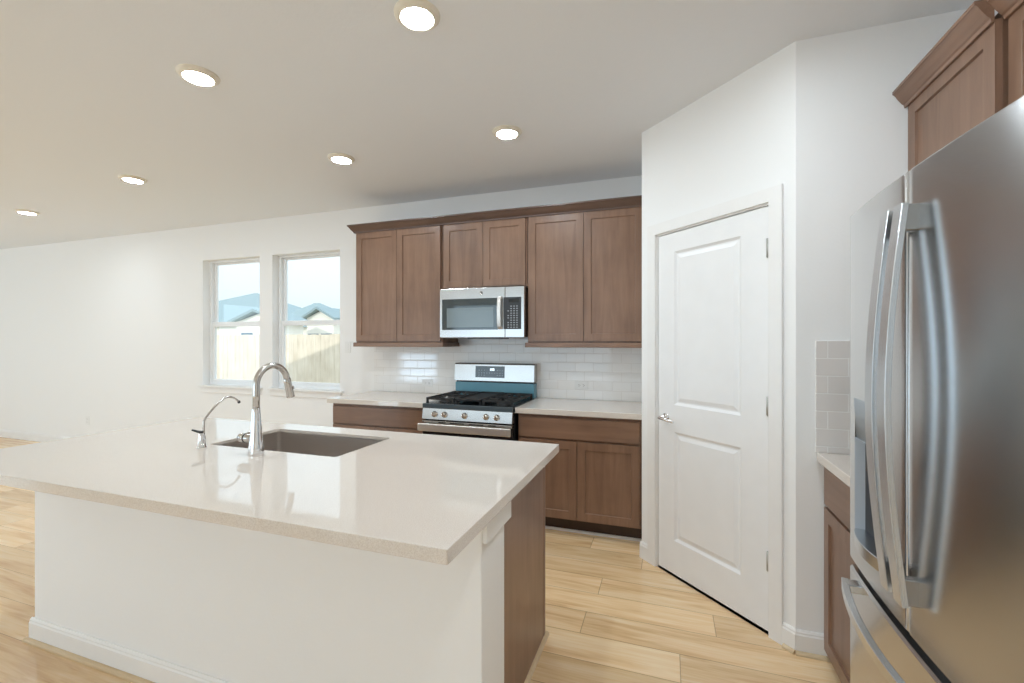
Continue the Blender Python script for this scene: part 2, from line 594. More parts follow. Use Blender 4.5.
def obj(name, mb, mat, parent=None, origin=None, bevel=0.0, seg=2, weld=True):
    off = Vector(origin) if origin is not None else (Vector((0, 0, 0)) if parent is None else wloc(parent))
    me = bpy.data.meshes.new(name)
    me.from_pydata([tuple(v - off) for v in mb.v], [], mb.f)
    me.polygons.foreach_set('use_smooth', mb.sm)
    bm = bmesh.new()
    bm.from_mesh(me)
    if weld:
        bmesh.ops.remove_doubles(bm, verts=bm.verts, dist=1e-5)
    bmesh.ops.recalc_face_normals(bm, faces=bm.faces)
    bm.to_mesh(me)
    bm.free()
    me.materials.append(M[mat] if isinstance(mat, str) else mat)
    o = bpy.data.objects.new(name, me)
    COL.objects.link(o)
    if parent is not None:
        o.parent = parent
        if origin is not None:
            o.location = off - wloc(parent)
    elif origin is not None:
        o.location = off
    if bevel > 0:
        md = o.modifiers.new('bevel', 'BEVEL')
        md.width = bevel
        md.segments = seg
        md.limit_method = 'ANGLE'
        md.angle_limit = math.radians(40)
    return o


def tag(o, label, cat, group=None):
    o['label'] = label
    o['category'] = cat
    if group:
        o['group'] = group
    return o


def thing(name, loc, label, cat, group=None):
    o = bpy.data.objects.new(name, None)
    o.empty_display_size = 0.1
    o.location = loc
    COL.objects.link(o)
    return tag(o, label, cat, group)


def struct(name, mb, mat, parent=None, label=None, cat=None, **kw):
    o = obj(name, mb, mat, parent, **kw)
    if parent is None:
        o['kind'] = 'structure'
        o['label'] = label
        o['category'] = cat
    return o


def B(*a, **k):
    return MB().box(*a, **k)


# =================================================================== room shell
struct('floor', B(LEFT_X - 0.2, RIGHT_X + 0.2, REAR_Y - 0.2, BACK_Y + 0.2, -0.12, 0.0), 'floor',
       label='light oak plank floor running under the whole kitchen', cat='floor')
struct('ceiling', B(LEFT_X - 0.2, RIGHT_X + 0.2, REAR_Y - 0.2, BACK_Y + 0.2, CEIL_Z, CEIL_Z + 0.12), 'ceiling',
       label='flat pale grey white ceiling with recessed lamps', cat='ceiling')


def wall_with_holes(us, vs_, holes, fn, t):
    """solid wall with rectangular openings and their reveals; fn(u, v, d)"""
    mb = MB()
    us = sorted(set(us) | {h[0] for h in holes} | {h[1] for h in holes})
    vs_ = sorted(set(vs_) | {h[2] for h in holes} | {h[3] for h in holes})
    inside = lambda u, v: any(h[0] < u < h[1] and h[2] < v < h[3] for h in holes)
    for i in range(len(us) - 1):
        for j in range(len(vs_) - 1):
            u0, u1, v0, v1 = us[i], us[i + 1], vs_[j], vs_[j + 1]
            if inside((u0 + u1) / 2, (v0 + v1) / 2):
                continue
            for d in (0, t):
                mb.quad(fn(u0, v0, d), fn(u1, v0, d), fn(u1, v1, d), fn(u0, v1, d))
    for u0, u1, v0, v1 in holes:
        c = [(u0, v0), (u1, v0), (u1, v1), (u0, v1)]
        for q in range(4):
            p0, p1 = c[q], c[(q + 1) % 4]
            mb.quad(fn(*p0, 0), fn(*p1, 0), fn(*p1, t), fn(*p0, t))
    u0, u1, v0, v1 = us[0], us[-1], vs_[0], vs_[-1]
    c = [(u0, v0), (u1, v0), (u1, v1), (u0, v1)]
    for q in range(4):
        p0, p1 = c[q], c[(q + 1) % 4]
        mb.quad(fn(*p0, 0), fn(*p1, 0), fn(*p1, t), fn(*p0, t))
    return mb


WZ0, WZ1 = 0.875, 2.368
WIN = [(-5.20, -4.32), (-4.135, -3.225)]
struct('wall_back', wall_with_holes([LEFT_X - 0.15, RIGHT_X + 0.15], [0, CEIL_Z], [(a, b, WZ0, WZ1) for a, b in WIN],
       lambda u, v, d: (u, BACK_Y + d, v), 0.17), 'wall', label='long white back wall with two windows and the cooking run', cat='wall')
struct('wall_left', wall_with_holes([REAR_Y - 0.15, BACK_Y + 0.15], [0, CEIL_Z], [(-3.1, 1.9, 0.2, 2.4)],
       lambda u, v, d: (LEFT_X - d, u, v), 0.15), 'wall', label='far left white wall of the living area', cat='wall')
struct('wall_rear', wall_with_holes([LEFT_X - 0.15, RIGHT_X + 0.15], [0, CEIL_Z], [(-5.7, -1.5, 0.3, 2.4), (-7.95, -6.65, 0.175, 1.025)],
       lambda u, v, d: (u, REAR_Y - d, v), 0.15), 'wall', label='white rear wall behind the viewer', cat='wall')
struct('wall_right', B(RIGHT_X, RIGHT_X + 0.15, REAR_Y - 0.15, BACK_Y + 0.15, 0, CEIL_Z), 'wall',
       label='white wall behind the refrigerator', cat='wall')
# corner pantry: short return, diagonal with the door opening, side wall facing the viewer
C1 = Vector((-0.162, 3.073, 0))
C2 = Vector((0.549, 2.362, 0))
DT = Vector((1, -1, 0)).normalized()        # along the diagonal, to the right
DN = Vector((-1, -1, 0)).normalized()       # out of the pantry
DLEN = (C2 - C1).length
DO0, DO1, DOZ = 0.125, 0.892, 2.085
struct('wall_pantry_diagonal', wall_with_holes([0, DLEN], [0, CEIL_Z], [(DO0, DO1, 0.0, DOZ)],
       lambda u, v, d: C1 + DT * u - DN * d + Vector((0, 0, v)), 0.11), 'wall',
       label='white diagonal wall of the corner pantry holding the panel door', cat='wall')
struct('wall_pantry_return', B(-0.162, -0.05, 3.073, BACK_Y, 0, CEIL_Z), 'wall',
       label='short white pantry wall beside the right base cabinet', cat='wall')
struct('wall_pantry_side', B(0.549, RIGHT_X, 2.362, 2.47, 0, CEIL_Z), 'wall',
       label='white pantry side wall facing the viewer beside the refrigerator', cat='wall')


# ---- baseboards and pale oak shoe strips
def base_run(mb, p0, p1, n, h=0.105, t=0.014):
    p0, p1, n = Vector(p0), Vector(p1), Vector(n).normalized()
    d = (p1 - p0)
    L = d.length
    d.normalize()
    prof = [(0, 0), (t, 0), (t, h * 0.80), (t * 0.75, h * 0.86), (t * 0.75, h * 0.92), (t * 0.35, h), (0, h)]
    mb.prism(prof, lambda a, b, q: p0 + n * a + Vector((0, 0, b)) + d * q, 0, L)
    return mb


def shoe_run(mb, p0, p1, n, r=0.016):
    p0, p1, n = Vector(p0), Vector(p1), Vector(n).normalized()
    d = (p1 - p0)
    L = d.length
    d.normalize()
    prof = [(0, 0), (r, 0), (r * 0.92, r * 0.45), (r * 0.65, r * 0.8), (r * 0.3, r), (0, r)]
    mb.prism(prof, lambda a, b, q: p0 + n * a + Vector((0, 0, b)) + d * q, 0, L)
    return mb


bb = MB()
base_run(bb, (LEFT_X, BACK_Y, 0), (-2.79, BACK_Y, 0), (0, -1, 0))
struct('baseboard_back', bb, 'trim', label='white baseboard along the back wall under the windows', cat='baseboard')
bb = MB()
base_run(bb, C1 + DT * 0.0 - DT * 0.006, C1 + DT * (DO0 - 0.056), DN)
base_run(bb, C1 + DT * (DO1 + 0.056), C2 + DT * 0.006, DN)
struct('baseboard_pantry', bb, 'trim', label='white baseboard pieces either side of the pantry door', cat='baseboard')
bb = MB()
base_run(bb, (0.546, 2.362, 0), (0.70, 2.362, 0), (0, -1, 0))
struct('baseboard_right', bb, 'trim', label='white baseboard on the pantry side wall beside the short cabinet', cat='baseboard')
bb = MB()
shoe_run(bb, C1 + DT * (DO1 + 0.066) + DN * 0.014, C2 + DN * 0.014 + DT * 0.006, DN)
shoe_run(bb, (0.543, 2.348, 0), (0.70, 2.348, 0), (0, -1, 0))
struct('trim_1', bb, 'shoe', label='pale oak shoe strip along the pantry baseboard', cat='trim')
bb = MB()
shoe_run(bb, (-2.785, 3.318, 0), (-1.87, 3.318, 0), (0, -1, 0))
shoe_run(bb, (-1.07, 3.318, 0), (-0.165, 3.318, 0), (0, -1, 0))
struct('trim_2', bb, 'trim', label='pale shoe strip under the back base cabinets', cat='trim')

# ---- pantry door casing (trim) and door
CW = 0.057


def diag(u, v, d=0.0):
    return C1 + DT * u + DN * d + Vector((0, 0, v))


cs = MB()
for u0, u1, z0, z1 in ((DO0 - CW, DO0 + 0.008, 0, DOZ + CW), (DO1 - 0.008, DO1 + CW, 0, DOZ + CW), (DO0 + 0.008, DO1 - 0.008, DOZ - 0.008, DOZ + CW)):
    cs.prism([(u0, z0), (u1, z0), (u1, z1), (u0, z1)], lambda a, b, q: diag(a, b, q), 0.0, 0.015)
# jamb lining inside the opening, with the stop
for u0, u1, z0, z1 in ((DO0, DO0 + 0.018, 0, DOZ), (DO1 - 0.018, DO1, 0, DOZ), (DO0, DO1, DOZ - 0.018, DOZ)):
    cs.prism([(u0, z0), (u1, z0), (u1, z1), (u0, z1)], lambda a, b, q: diag(a, b, q), -0.11, 0.0)
struct('trim_3', cs, 'trim', label='white casing framing the pantry door', cat='trim', bevel=0.003)

dw0, dw1, dz0, dz1 = DO0 + 0.0215, DO1 - 0.0215, 0.014, DOZ - 0.022
dw, dh = dw1 - dw0, dz1 - dz0
pan = [(0.128, dw - 0.148, 0.215 - dz0, 0.868 - dz0), (0.128, dw - 0.148, 1.030 - dz0, 1.950 - dz0)]
pm = MB()
pm.slab(diag(dw0, dz0, -0.004), DT, (0, 0, 1), DN, dw, dh, 0.035, pan,
        [(0.008, -0.006), (0.014, -0.010), (0.022, -0.010), (0.044, -0.003)])
door = struct('door_1', pm, 'door', label='white two panel pantry door in the diagonal corner wall', cat='door')
hz_mb = MB()
hc = diag(dw0 + 0.062, 0.945, -0.004)
hz_mb.lathe(hc, DN, [(0, 0), (0, 0.027), (0.004, 0.027), (0.008, 0.022), (0.010, 0.011), (0.045, 0.010), (0.045, 0)], 28)
lv = hc + DN * 0.045
pts, rr = [], []
for k in range(11):
    q = k / 10
    pts.append(lv + DT * (-0.012 + 0.115 * q) + DN * (0.006 * math.sin(q * PI)) + Vector((0, 0, -0.012 * q * q)))
    rr.append(0.0115 - 0.0045 * q)
hz_mb.tube(pts, rr, 14)
obj('door_handle', hz_mb, 'chrome', door)['label'] = 'shiny chrome lever handle'
for z in (0.355, 1.10, 1.86):
    h = MB()
    p = diag(dw1 + 0.0015, z - 0.045, 0.004)
    h.tube([p, p + Vector((0, 0, 0.09))], 0.0055, 12)
    h.tube([p + Vector((0, 0, -0.004)), p], 0.0035, 10)
    h.prism([(dw1 - 0.005, z - 0.045), (dw1, z - 0.045), (dw1, z + 0.045), (dw1 - 0.005, z + 0.045)], lambda a, b, q: diag(a, b, q), -0.0045, -0.0025)
    obj('hinge', h, 'hinge', door)['label'] = 'satin nickel hinge'
# dark threshold gap backing: pantry interior is closed by the slab itself

# ---- windows: frame, sashes, panes, stool and apron
for i, (a, b) in enumerate(WIN):
    fy0, fy1 = BACK_Y + 0.085, BACK_Y + 0.15
    fr = MB()
    fw = 0.034
    for q in ((a, a + fw, WZ0 + 0.02, WZ1), (b - fw, b, WZ0 + 0.02, WZ1), (a + fw, b - fw, WZ1 - 0.022, WZ1), (a + fw, b - fw, WZ0 + 0.02, WZ0 + 0.02 + fw)):
        fr.box(q[0], q[1], fy0, fy1, q[2], q[3], 0.003)
    # jamb track lip
    w = struct('window_%d' % (i + 1), fr, 'vinyl',
               label=['left single hung window with a white vinyl frame', 'right single hung window with a white vinyl frame'][i], cat='window')
    zr = 1.612
    for nm, z0, z1, yy in (('upper_sash', zr - 0.020, WZ1 - 0.022, fy0 + 0.035), ('lower_sash', WZ0 + 0.02 + fw, zr + 0.03, fy0 + 0.005)):
        s = MB()
        sw = 0.034
        for q in ((a + fw, a + fw + sw, z0, z1), (b - fw - sw, b - fw, z0, z1), (a + fw + sw, b - fw - sw, z1 - (0.056 if nm == 'lower_sash' else 0.020), z1),
                  (a + fw + sw, b - fw - sw, z0, z0 + (sw if nm == 'lower_sash' else 0.045))):
            s.box(q[0], q[1], yy, yy + 0.028, q[2], q[3], 0.003)
        so = obj(nm, s, 'vinyl', w)
        g = B(a + fw + 0.03, b - fw - 0.03, yy + 0.012, yy + 0.016, z0 + 0.015, z1 - 0.015)
        obj('window_pane', g, 'glass', so)
    st = MB()
    st.box(a - 0.045, b + 0.045, BACK_Y - 0.032, BACK_Y, WZ0, WZ0 + 0.021, 0.004)
    st.box(a, b, BACK_Y - 0.02, fy0 + 0.01, WZ0, WZ0 + 0.021)
    obj('window_sill', st, 'trim', w)
    obj('sill_apron', B(a - 0.02, b + 0.02, BACK_Y - 0.014, BACK_Y, WZ0 - 0.062, WZ0, 0.003), 'trim', w)


# =================================================================== cabinets
def shaker(mb, o, a, n, w, h, t=0.02, rail=0.057):
    return mb.slab(o, a, (0, 0, 1), n, w, h, t, [(rail, w - rail, rail, h - rail)], [(0.0015, -0.009), (0.003, -0.0095)])


YF, YC = 3.524, 3.545      # upper door face, carcass front
UZ0, UZ1 = 1.40, 2.44


def upper(x0, x1, z0, z1, label, nd, rail_ends=None):
    t = thing('upper_cabinet', ((x0 + x1) / 2, BACK_Y, z0), label, 'cabinet')
    obj('cabinet_body', B(x0, x1, YC, BACK_Y - 0.002, z0, z1, 0.001), 'cab', t)
    edge = 0.013
    gap = 0.004
    w = (x1 - x0 - 2 * edge - gap * (nd - 1)) / nd
    for k in range(nd):
        d = MB()
        xa = x0 + edge + k * (w + gap)
        shaker(d, (xa, YF, z0 + 0.012), (1, 0, 0), (0, -1, 0), w, z1 - z0 - 0.03, YC - YF)
        obj('cabinet_door', d, 'cab', t, bevel=0.0012)
    return t


cl = upper(-2.773, -1.866, UZ0, UZ1, 'two door brown wall cabinet left of the microwave', 2)
cm = upper(-1.862, -1.090, 1.862, UZ1, 'short brown wall cabinet directly above the microwave', 2)
cr = upper(-1.086, -0.164, UZ0, UZ1, 'two door brown wall cabinet right of the microwave against the pantry', 2)
# light rails under the tall cabinets
r = MB()
r.box(-2.788, -1.848, YF - 0.008, YF + 0.014, 1.362, 1.400, 0.004)
r.box(-2.788, -2.768, YF + 0.012, BACK_Y, 1.362, 1.400, 0.004)
r.box(-1.872, -1.850, YF + 0.012, BACK_Y - 0.01, 1.362, 1.400, 0.004)
obj('light_rail', r, 'cab_h', cl)
r = MB()
r.box(-1.103, -0.164, YF - 0.008, YF + 0.014, 1.362, 1.400, 0.004)
r.box(-1.100, -1.080, YF + 0.012, BACK_Y - 0.01, 1.362, 1.400, 0.004)
obj('light_rail', r, 'cab_h', cr)

# crown across the three wall cabinets
CP = [(0, 0), (0.008, 0.0), (0.010, 0.010), (0.016, 0.014), (0.030, 0.030), (0.040, 0.044), (0.046, 0.050), (0.050, 0.052), (0.050, 0.062), (0, 0.062)]
cw = MB()
zc = UZ1 - 0.0175
x0, x1 = -2.773 - 0.001, -0.164
outl = []
for o, h in CP:
    h *= 1.13
    outl.append(((x0 - o, BACK_Y, zc + h), (x0 - o, YF - 0.001 - o, zc + h), (x1, YF - 0.001 - o, zc + h)))
n = len(CP)
for k in range(n):
    A, Bq = outl[k], outl[(k + 1) % n]
    for q in range(2):
        cw.quad(A[q], A[q + 1], Bq[q + 1], Bq[q])
cw.add([p[2] for p in outl], [tuple(range(n))])
cw.add([p[0] for p in outl], [tuple(range(n))])
tag(obj('crown_molding', cw, 'crown'), 'brown crown molding running along the top of the back wall cabinets', 'molding')


def base_cab(x0, x1, label, doors=2):
    t = thing('base_cabinet', ((x0 + x1) / 2, BACK_Y, 0), label, 'cabinet')
    yf, yc = 3.226, 3.246
    b = MB()
    b.box(x0, x1, yc, BACK_Y - 0.010, 0.112, 0.873, 0.001)
    obj('cabinet_body', b, 'cab', t)
    obj('toe_kick', B(x0, x1, 3.318, 3.335, 0, 0.112), 'cab_dark', t)['label'] = 'dark recessed toe kick'
    d = B(x0 + 0.014, x1 - 0.018, yf, yc, 0.702, 0.850, 0.0015)
    obj('drawer_front', d, 'cab_h', t)
    w = (x1 - x0 - 0.032 - 0.004) / 2
    for k in range(2):
        q = MB()
        shaker(q, (x0 + 0.014 + k * (w + 0.004), yf, 0.122), (1, 0, 0), (0, -1, 0), w, 0.565, 0.02)
        obj('cabinet_door', q, 'cab', t, bevel=0.0012)
    return t


base_cab(-2.785, -1.866, 'brown base cabinet left of the range under the end countertop')
base_cab(-1.070, -0.165, 'brown base cabinet right of the range with a wide drawer over two doors')

tag(obj('countertop', B(-2.815, -1.858, 3.200, 3.852, 0.875, 0.915, 0.003), 'quartz'),
    'beige quartz countertop left of the range', 'countertop')
tag(obj('countertop', B(-1.082, -0.163, 3.200, 3.852, 0.875, 0.915, 0.003), 'quartz'),
    'beige quartz countertop between the range and the pantry wall', 'countertop')

struct('trim_4', B(-2.80, -0.162, 3.852, 3.86, 0.915, 1.64), 'tile_x',
       label='glossy white subway tile backsplash behind the range', cat='backsplash')
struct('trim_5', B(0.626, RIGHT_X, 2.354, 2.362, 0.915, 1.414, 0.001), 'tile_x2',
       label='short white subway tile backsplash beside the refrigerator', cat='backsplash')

# ---- short base cabinet beside the refrigerator
RY0, RY1 = 1.80, 2.362
t = thing('base_cabinet', (RIGHT_X, 2.08, 0), 'brown base cabinet squeezed between refrigerator and pantry side wall', 'cabinet')
obj('cabinet_body', B(0.675, RIGHT_X - 0.003, RY0, RY1 - 0.004, 0.112, 0.873, 0.001), 'cab', t)
obj('toe_kick', B(0.745, 0.762, RY0, RY1 - 0.004, 0, 0.112), 'cab_dark', t)['label'] = 'dark recessed toe kick'
obj('drawer_front', B(0.655, 0.675, RY0 + 0.01, RY1 - 0.012, 0.690, 0.856, 0.0015), 'cab_y', t)
d = MB()
shaker(d, (0.655, RY1 - 0.012, 0.045), (0, -1, 0), (-1, 0, 0), RY1 - RY0 - 0.022, 0.632, 0.02)
obj('cabinet_door', d, 'cab', t, bevel=0.0012)
tag(obj('countertop', B(0.628, RIGHT_X, RY0, 2.354, 0.875, 0.915, 0.003), 'quartz'),
    'short beige quartz countertop beside the refrigerator', 'countertop')

# ---- wall cabinets above the refrigerator
FX = 0.958
t = thing('upper_cabinet', (RIGHT_X, 2.09, 1.40), 'tall brown wall cabinet above the refrigerator, nearest the pantry side wall', 'cabinet')
obj('cabinet_body', B(FX + 0.02, RIGHT_X - 0.003, 1.816, 2.359, 1.40, 2.44, 0.001), 'cab', t)
d = MB()
shaker(d, (FX, 2.350, 1.41), (0, -1, 0), (-1, 0, 0), 0.537, 1.00, 0.02)
obj('cabinet_door', d, 'cab', t, bevel=0.0012)
t2 = thing('upper_cabinet', (RIGHT_X, 1.35, 1.85), 'brown wall cabinet above the refrigerator at the right edge of the photo', 'cabinet')
obj('cabinet_body', B(FX + 0.05, RIGHT_X - 0.003, 0.88, 1.812, 1.85, 2.44, 0.001), 'cab', t2)
for k in range(2):
    d = MB()
    shaker(d, (FX + 0.03, 1.809 - k * 0.462, 1.862), (0, -1, 0), (-1, 0, 0), 0.454, 0.55, 0.02)
    obj('cabinet_door', d, 'cab', t2, bevel=0.0012)
for tt, fx, ya, yb in ((t, FX, 1.8125, 2.361), (t2, FX + 0.03, 0.88, 1.8120)):
    cw = MB()
    cw.prism([(fx - 0.001 - o * 0.98, zc - 0.02 + h * 1.2) for o, h in CP[:-1]] + [(fx - 0.001, zc - 0.02 + 0.0744)],
             lambda a, b_, q: Vector((a, q, b_)), ya, yb)
    obj('crown_molding', cw, 'cab_y', tt)


# =================================================================== range
RX0, RX1 = -1.850, -1.088
rg = thing('gas_range', ((RX0 + RX1) / 2, 3.5, 0), 'stainless steel gas range with black grates between the two base cabinets', 'range')
RC = (RX0 + RX1) / 2
obj('range_body', B(RX0, RX1, 3.215, 3.835, 0.03, 0.905, 0.003), 'black', rg)['label'] = 'black enamel side and body'
for (x, y) in ((RX0 + 0.05, 3.26), (RX1 - 0.05, 3.26), (RX0 + 0.05, 3.79), (RX1 - 0.05, 3.79)):
    obj('foot', MB().lathe((x, y, 0), (0, 0, 1), [(0, 0), (0, 0.018), (0.03, 0.018), (0.03, 0)], 12), 'dark_plastic', rg)
ck = MB()
ck.box(RX0, RX1, 3.185, 3.76, 0.900, 0.918, 0.004)
obj('cooktop', ck, 'black', rg)['label'] = 'black enamel cooktop'
obj('front_rim', B(RX0 + 0.002, RX1 - 0.002, 3.168, 3.2, 0.884, 0.918, 0.004), 'rim', rg)
cp = MB()
cp.prism([(3.175, 0.884), (3.216, 0.884), (3.216, 0.796), (3.160, 0.796)], lambda a, b_, q: Vector((q, a, b_)), RX0 + 0.003, RX1 - 0.003)
obj('control_panel', cp, 'steel', rg, bevel=0.003)['label'] = 'stainless panel with five knobs'
kn = Vector((0, -0.985, 0.17)).normalized()
for x in (-1.738, -1.652, -1.480, -1.302, -1.215):
    k = MB()
    c = Vector((x, 3.168, 0.838))
    k.lathe(c, kn, [(0, 0.024), (0.004, 0.024), (0.006, 0.020), (0.024, 0.018), (0.028, 0.015), (0.028, 0)], 24)
    g = c + kn * 0.028
    k.box(x - 0.005, x + 0.005, g.y - 0.010, g.y + 0.003, g.z - 0.017, g.z + 0.017, 0.002)
    obj('knob', k, 'knob', rg)
# oven door
od = obj('oven_door', B(RX0 + 0.004, RX1 - 0.004, 3.168, 3.214, 0.205, 0.782, 0.005), 'black', rg)
tp = MB()
tp.box(RX0 + 0.004, RX1 - 0.004, 3.160, 3.2, 0.764, 0.786, 0.003)
tpo = obj('door_top_strip', tp, 'steel', od)
for x0_, x1_ in ((-1.70, -1.64), (-1.60, -1.48), (-1.44, -1.32), (-1.28, -1.22)):
    obj('vent_slot', B(x0_, x1_, 3.1585, 3.162, 0.772, 0.779), 'black', od)
obj('oven_window', B(RX0 + 0.11, RX1 - 0.11, 3.164, 3.169, 0.33, 0.62, 0.002), 'black_glass', od)
hd = MB()
hd.box(RX0 - 0.004, RX1 + 0.004, 3.100, 3.120, 0.712, 0.772, 0.007, 3)
for x in (RX0 + 0.05, RX1 - 0.05):
    hd.box(x - 0.015, x + 0.015, 3.115, 3.172, 0.728, 0.758, 0.004)
obj('door_handle', hd, 'bar', od)['label'] = 'wide stainless bar handle'
obj('warming_drawer', B(RX0 + 0.004, RX1 - 0.004, 3.172, 3.214, 0.05, 0.195, 0.005), 'steel', rg)
# backguard
bg = MB()
bg.prism([(3.740, 1.055), (3.835, 1.055), (3.835, 1.214), (3.765, 1.214), (3.752, 1.205)], lambda a, b_, q: Vector((q, a, b_)), RX0, RX1)
bgo = obj('backguard', bg, 'steel', rg, bevel=0.003)
obj('backguard_film', B(RX0 + 0.004, RX1 - 0.004, 3.757, 3.835, 0.918, 1.042, 0.002), 'film', rg)['label'] = 'blue protective film still on the steel'
obj('backguard_shadow_gap', B(RX0 + 0.01, RX1 - 0.01, 3.765, 3.835, 1.040, 1.058), 'black', rg)
def bgp(x, z, d=0.0):     # point on the sloping backguard face
    q = (z - 1.055) / (1.205 - 1.055)
    return Vector((x, 3.740 + 0.012 * q - d, z))
dp = MB()
px0, px1 = RC - 0.172, RC + 0.107
for (a0, a1, b0, b1, d) in ((px0, px1, 1.088, 1.190, 0.002),):
    dp.add([bgp(a0, b0, d), bgp(a1, b0, d), bgp(a1, b1, d), bgp(a0, b1, d), bgp(a0, b0, -0.002), bgp(a1, b0, -0.002), bgp(a1, b1, -0.002), bgp(a0, b1, -0.002)],
           [(0, 1, 2, 3), (0, 1, 5, 4), (1, 2, 6, 5), (2, 3, 7, 6), (3, 0, 4, 7)])
dpo = obj('oven_display', dp, 'black_glass', bgo)
def seg_digits(mb, x, z, w, h, digit, pt, s=0.0022):
    segs = {'a': (0, 1, w, 1), 'b': (w, .5, w, 1), 'c': (w, 0, w, .5), 'd': (0, 0, w, 0), 'e': (0, 0, 0, .5), 'f': (0, .5, 0, 1), 'g': (0, .5, w, .5)}
    on = {'1': 'bc', '2': 'abged', '0': 'abcdef', '8': 'abcdefg', '3': 'abgcd', '5': 'afgcd', '4': 'fgbc'}[digit]
    for q in on:
        xa, za, xb, zb = segs[q]
        X0, X1, Z0, Z1 = x + min(xa, xb) - s / 2, x + max(xa, xb) + s / 2, z + min(za, zb) * h - s / 2, z + max(za, zb) * h + s / 2
        mb.quad(pt(X0, Z0), pt(X1, Z0), pt(X1, Z1), pt(X0, Z1))
dg = MB()
for k, ch in enumerate('1205'):
    seg_digits(dg, RC - 0.035 + k * 0.011 + (0.004 if k > 1 else 0), 1.151, 0.007, 0.018, ch, lambda x, z: bgp(x, z, 0.0026), 0.0032)
obj('clock_digits', dg, 'led', dpo)
ks = MB()
for rr_, z in ((0, 1.150), (1, 1.126), (2, 1.106)):
    for cc in range(10):
        if rr_ != 1 and 2 < cc < 7:
            continue
        x = RC - 0.140 + cc * 0.025
        ks.quad(bgp(x, z, 0.0026), bgp(x + 0.008, z, 0.0026), bgp(x + 0.008, z + 0.005, 0.0026), bgp(x, z + 0.005, 0.0026))
obj('touch_keys', ks, 'keys', dpo)
# burners, grates and griddle
for (x, y, r_) in ((-1.72, 3.33, 0.045), (-1.72, 3.61, 0.038), (-1.216, 3.33, 0.048), (-1.216, 3.61, 0.038), (RC, 3.46, 0.040)):
    q = MB()
    q.lathe((x, y, 0.917), (0, 0, 1), [(0, r_ + 0.012), (0.008, r_ + 0.008), (0.010, r_), (0.018, r_), (0.021, r_ - 0.006), (0.021, 0)], 24)
    obj('burner', q, 'black_rough', rg)
def grate(x0, x1, label):
    g = MB()
    z0, z1 = 0.945, 0.962
    b_ = 0.006
    for x in (x0 + 0.008, x1 - 0.008):
        g.box(x - b_, x + b_, 3.205, 3.735, z0, z1, 0.002)
    for y in (3.213, 3.47, 3.727):
        g.box(x0 + 0.002, x1 - 0.002, y - b_, y + b_, z0, z1, 0.002)
    cx = (x0 + x1) / 2
    for cy in (3.33, 3.61):
        for k in range(8):
            t_ = PI / 4 * k + PI / 8 * 0
            r0, r1 = 0.032, (x1 - x0) / 2 - 0.004 if k % 4 == 0 else (0.118 if k % 2 == 0 else 0.145)
            g.tube([(cx + r0 * math.cos(t_), cy + r0 * math.sin(t_), z1 - 0.004), (cx + r1 * math.cos(t_), cy + r1 * math.sin(t_), z0 + 0.008)], 0.0055, 8)
    for x in (x0 + 0.010, x1 - 0.010):
        for y in (3.215, 3.725):
            g.box(x - 0.008, x + 0.008, y - 0.008, y + 0.008, 0.917, z0 + 0.004)
    return obj('grate', g, 'black_rough', rg)
grate(RX0 + 0.012, RX0 + 0.262, '')
grate(RX1 - 0.262, RX1 - 0.012, '')
gd = MB()
gx0, gx1 = RX0 + 0.270, RX1 - 0.270
gd.box(gx0, gx1, 3.235, 3.705, 0.945, 0.954, 0.003)
for q in ((gx0, gx1, 3.205, 3.222), (gx0, gx1, 3.718, 3.735), (gx0, gx0 + 0.012, 3.205, 3.735), (gx1 - 0.012, gx1, 3.205, 3.735)):
    gd.box(q[0], q[1], q[2], q[3], 0.945, 0.964, 0.003)
gd.box(RC - 0.008, RC + 0.008, 3.205, 3.25, 0.945, 0.960, 0.002)
for x in (gx0 + 0.01, gx1 - 0.01):
    for y in (3.215, 3.725):
        gd.box(x - 0.008, x + 0.008, y - 0.008, y + 0.008, 0.917, 0.948)
obj('griddle', gd, 'black_rough', rg)['label'] = 'flat cast iron griddle plate'

# =================================================================== microwave
MX0, MX1, MZ0, MZ1, MY = -1.846, -1.088, 1.442, 1.856, 3.455
mw = thing('microwave', ((MX0 + MX1) / 2, BACK_Y, MZ0), 'stainless steel microwave mounted over the gas range', 'microwave')
obj('microwave_body', B(MX0 + 0.006, MX1 - 0.002, MY + 0.032, BACK_Y - 0.012, MZ0 + 0.004, MZ1 - 0.004, 0.003), 'black', mw)['label'] = 'black painted case'
mdx = -1.252
md = obj('microwave_door', B(MX0, mdx - 0.001, MY, MY + 0.032, MZ0, MZ1, 0.004), 'steel', mw)
obj('door_window', B(MX0 + 0.022, mdx - 0.062, MY - 0.002, MY + 0.003, 1.508, 1.768, 0.001), 'oven_glass', md)
obj('window_screen', B(MX0 + 0.068, mdx - 0.100, MY - 0.0028, MY, 1.528, 1.692, 0.0005), 'mw_screen', md)
hh = MB()
hp = []
for k in range(13):
    q = k / 12
    hp.append((mdx - 0.040, MY - 0.020 - 0.020 * math.sin(q * PI) ** 0.6, 1.512 + 0.262 * q))
hh.strap(hp, (1, 0, 0), 0.030, (0, 1, 0), 0.012)
for z in (1.52, 1.766):
    hh.box(mdx - 0.052, mdx - 0.028, MY - 0.022, MY + 0.003, z - 0.010, z + 0.010, 0.002)
obj('door_handle', hh, 'bar', md)['label'] = 'bowed polished steel handle'
pn = obj('control_panel', B(mdx + 0.001, MX1, MY, MY + 0.032, MZ0, MZ1, 0.004), 'steel', mw)
obj('keypad', B(mdx - 0.012, MX1 - 0.026, MY - 0.002, MY + 0.003, 1.510, 1.770, 0.001), 'dark_plastic', pn)
obj('clock_window', B(mdx + 0.030, MX1 - 0.045, MY - 0.003, MY, 1.725, 1.755), 'black_glass', pn)
kk = MB()
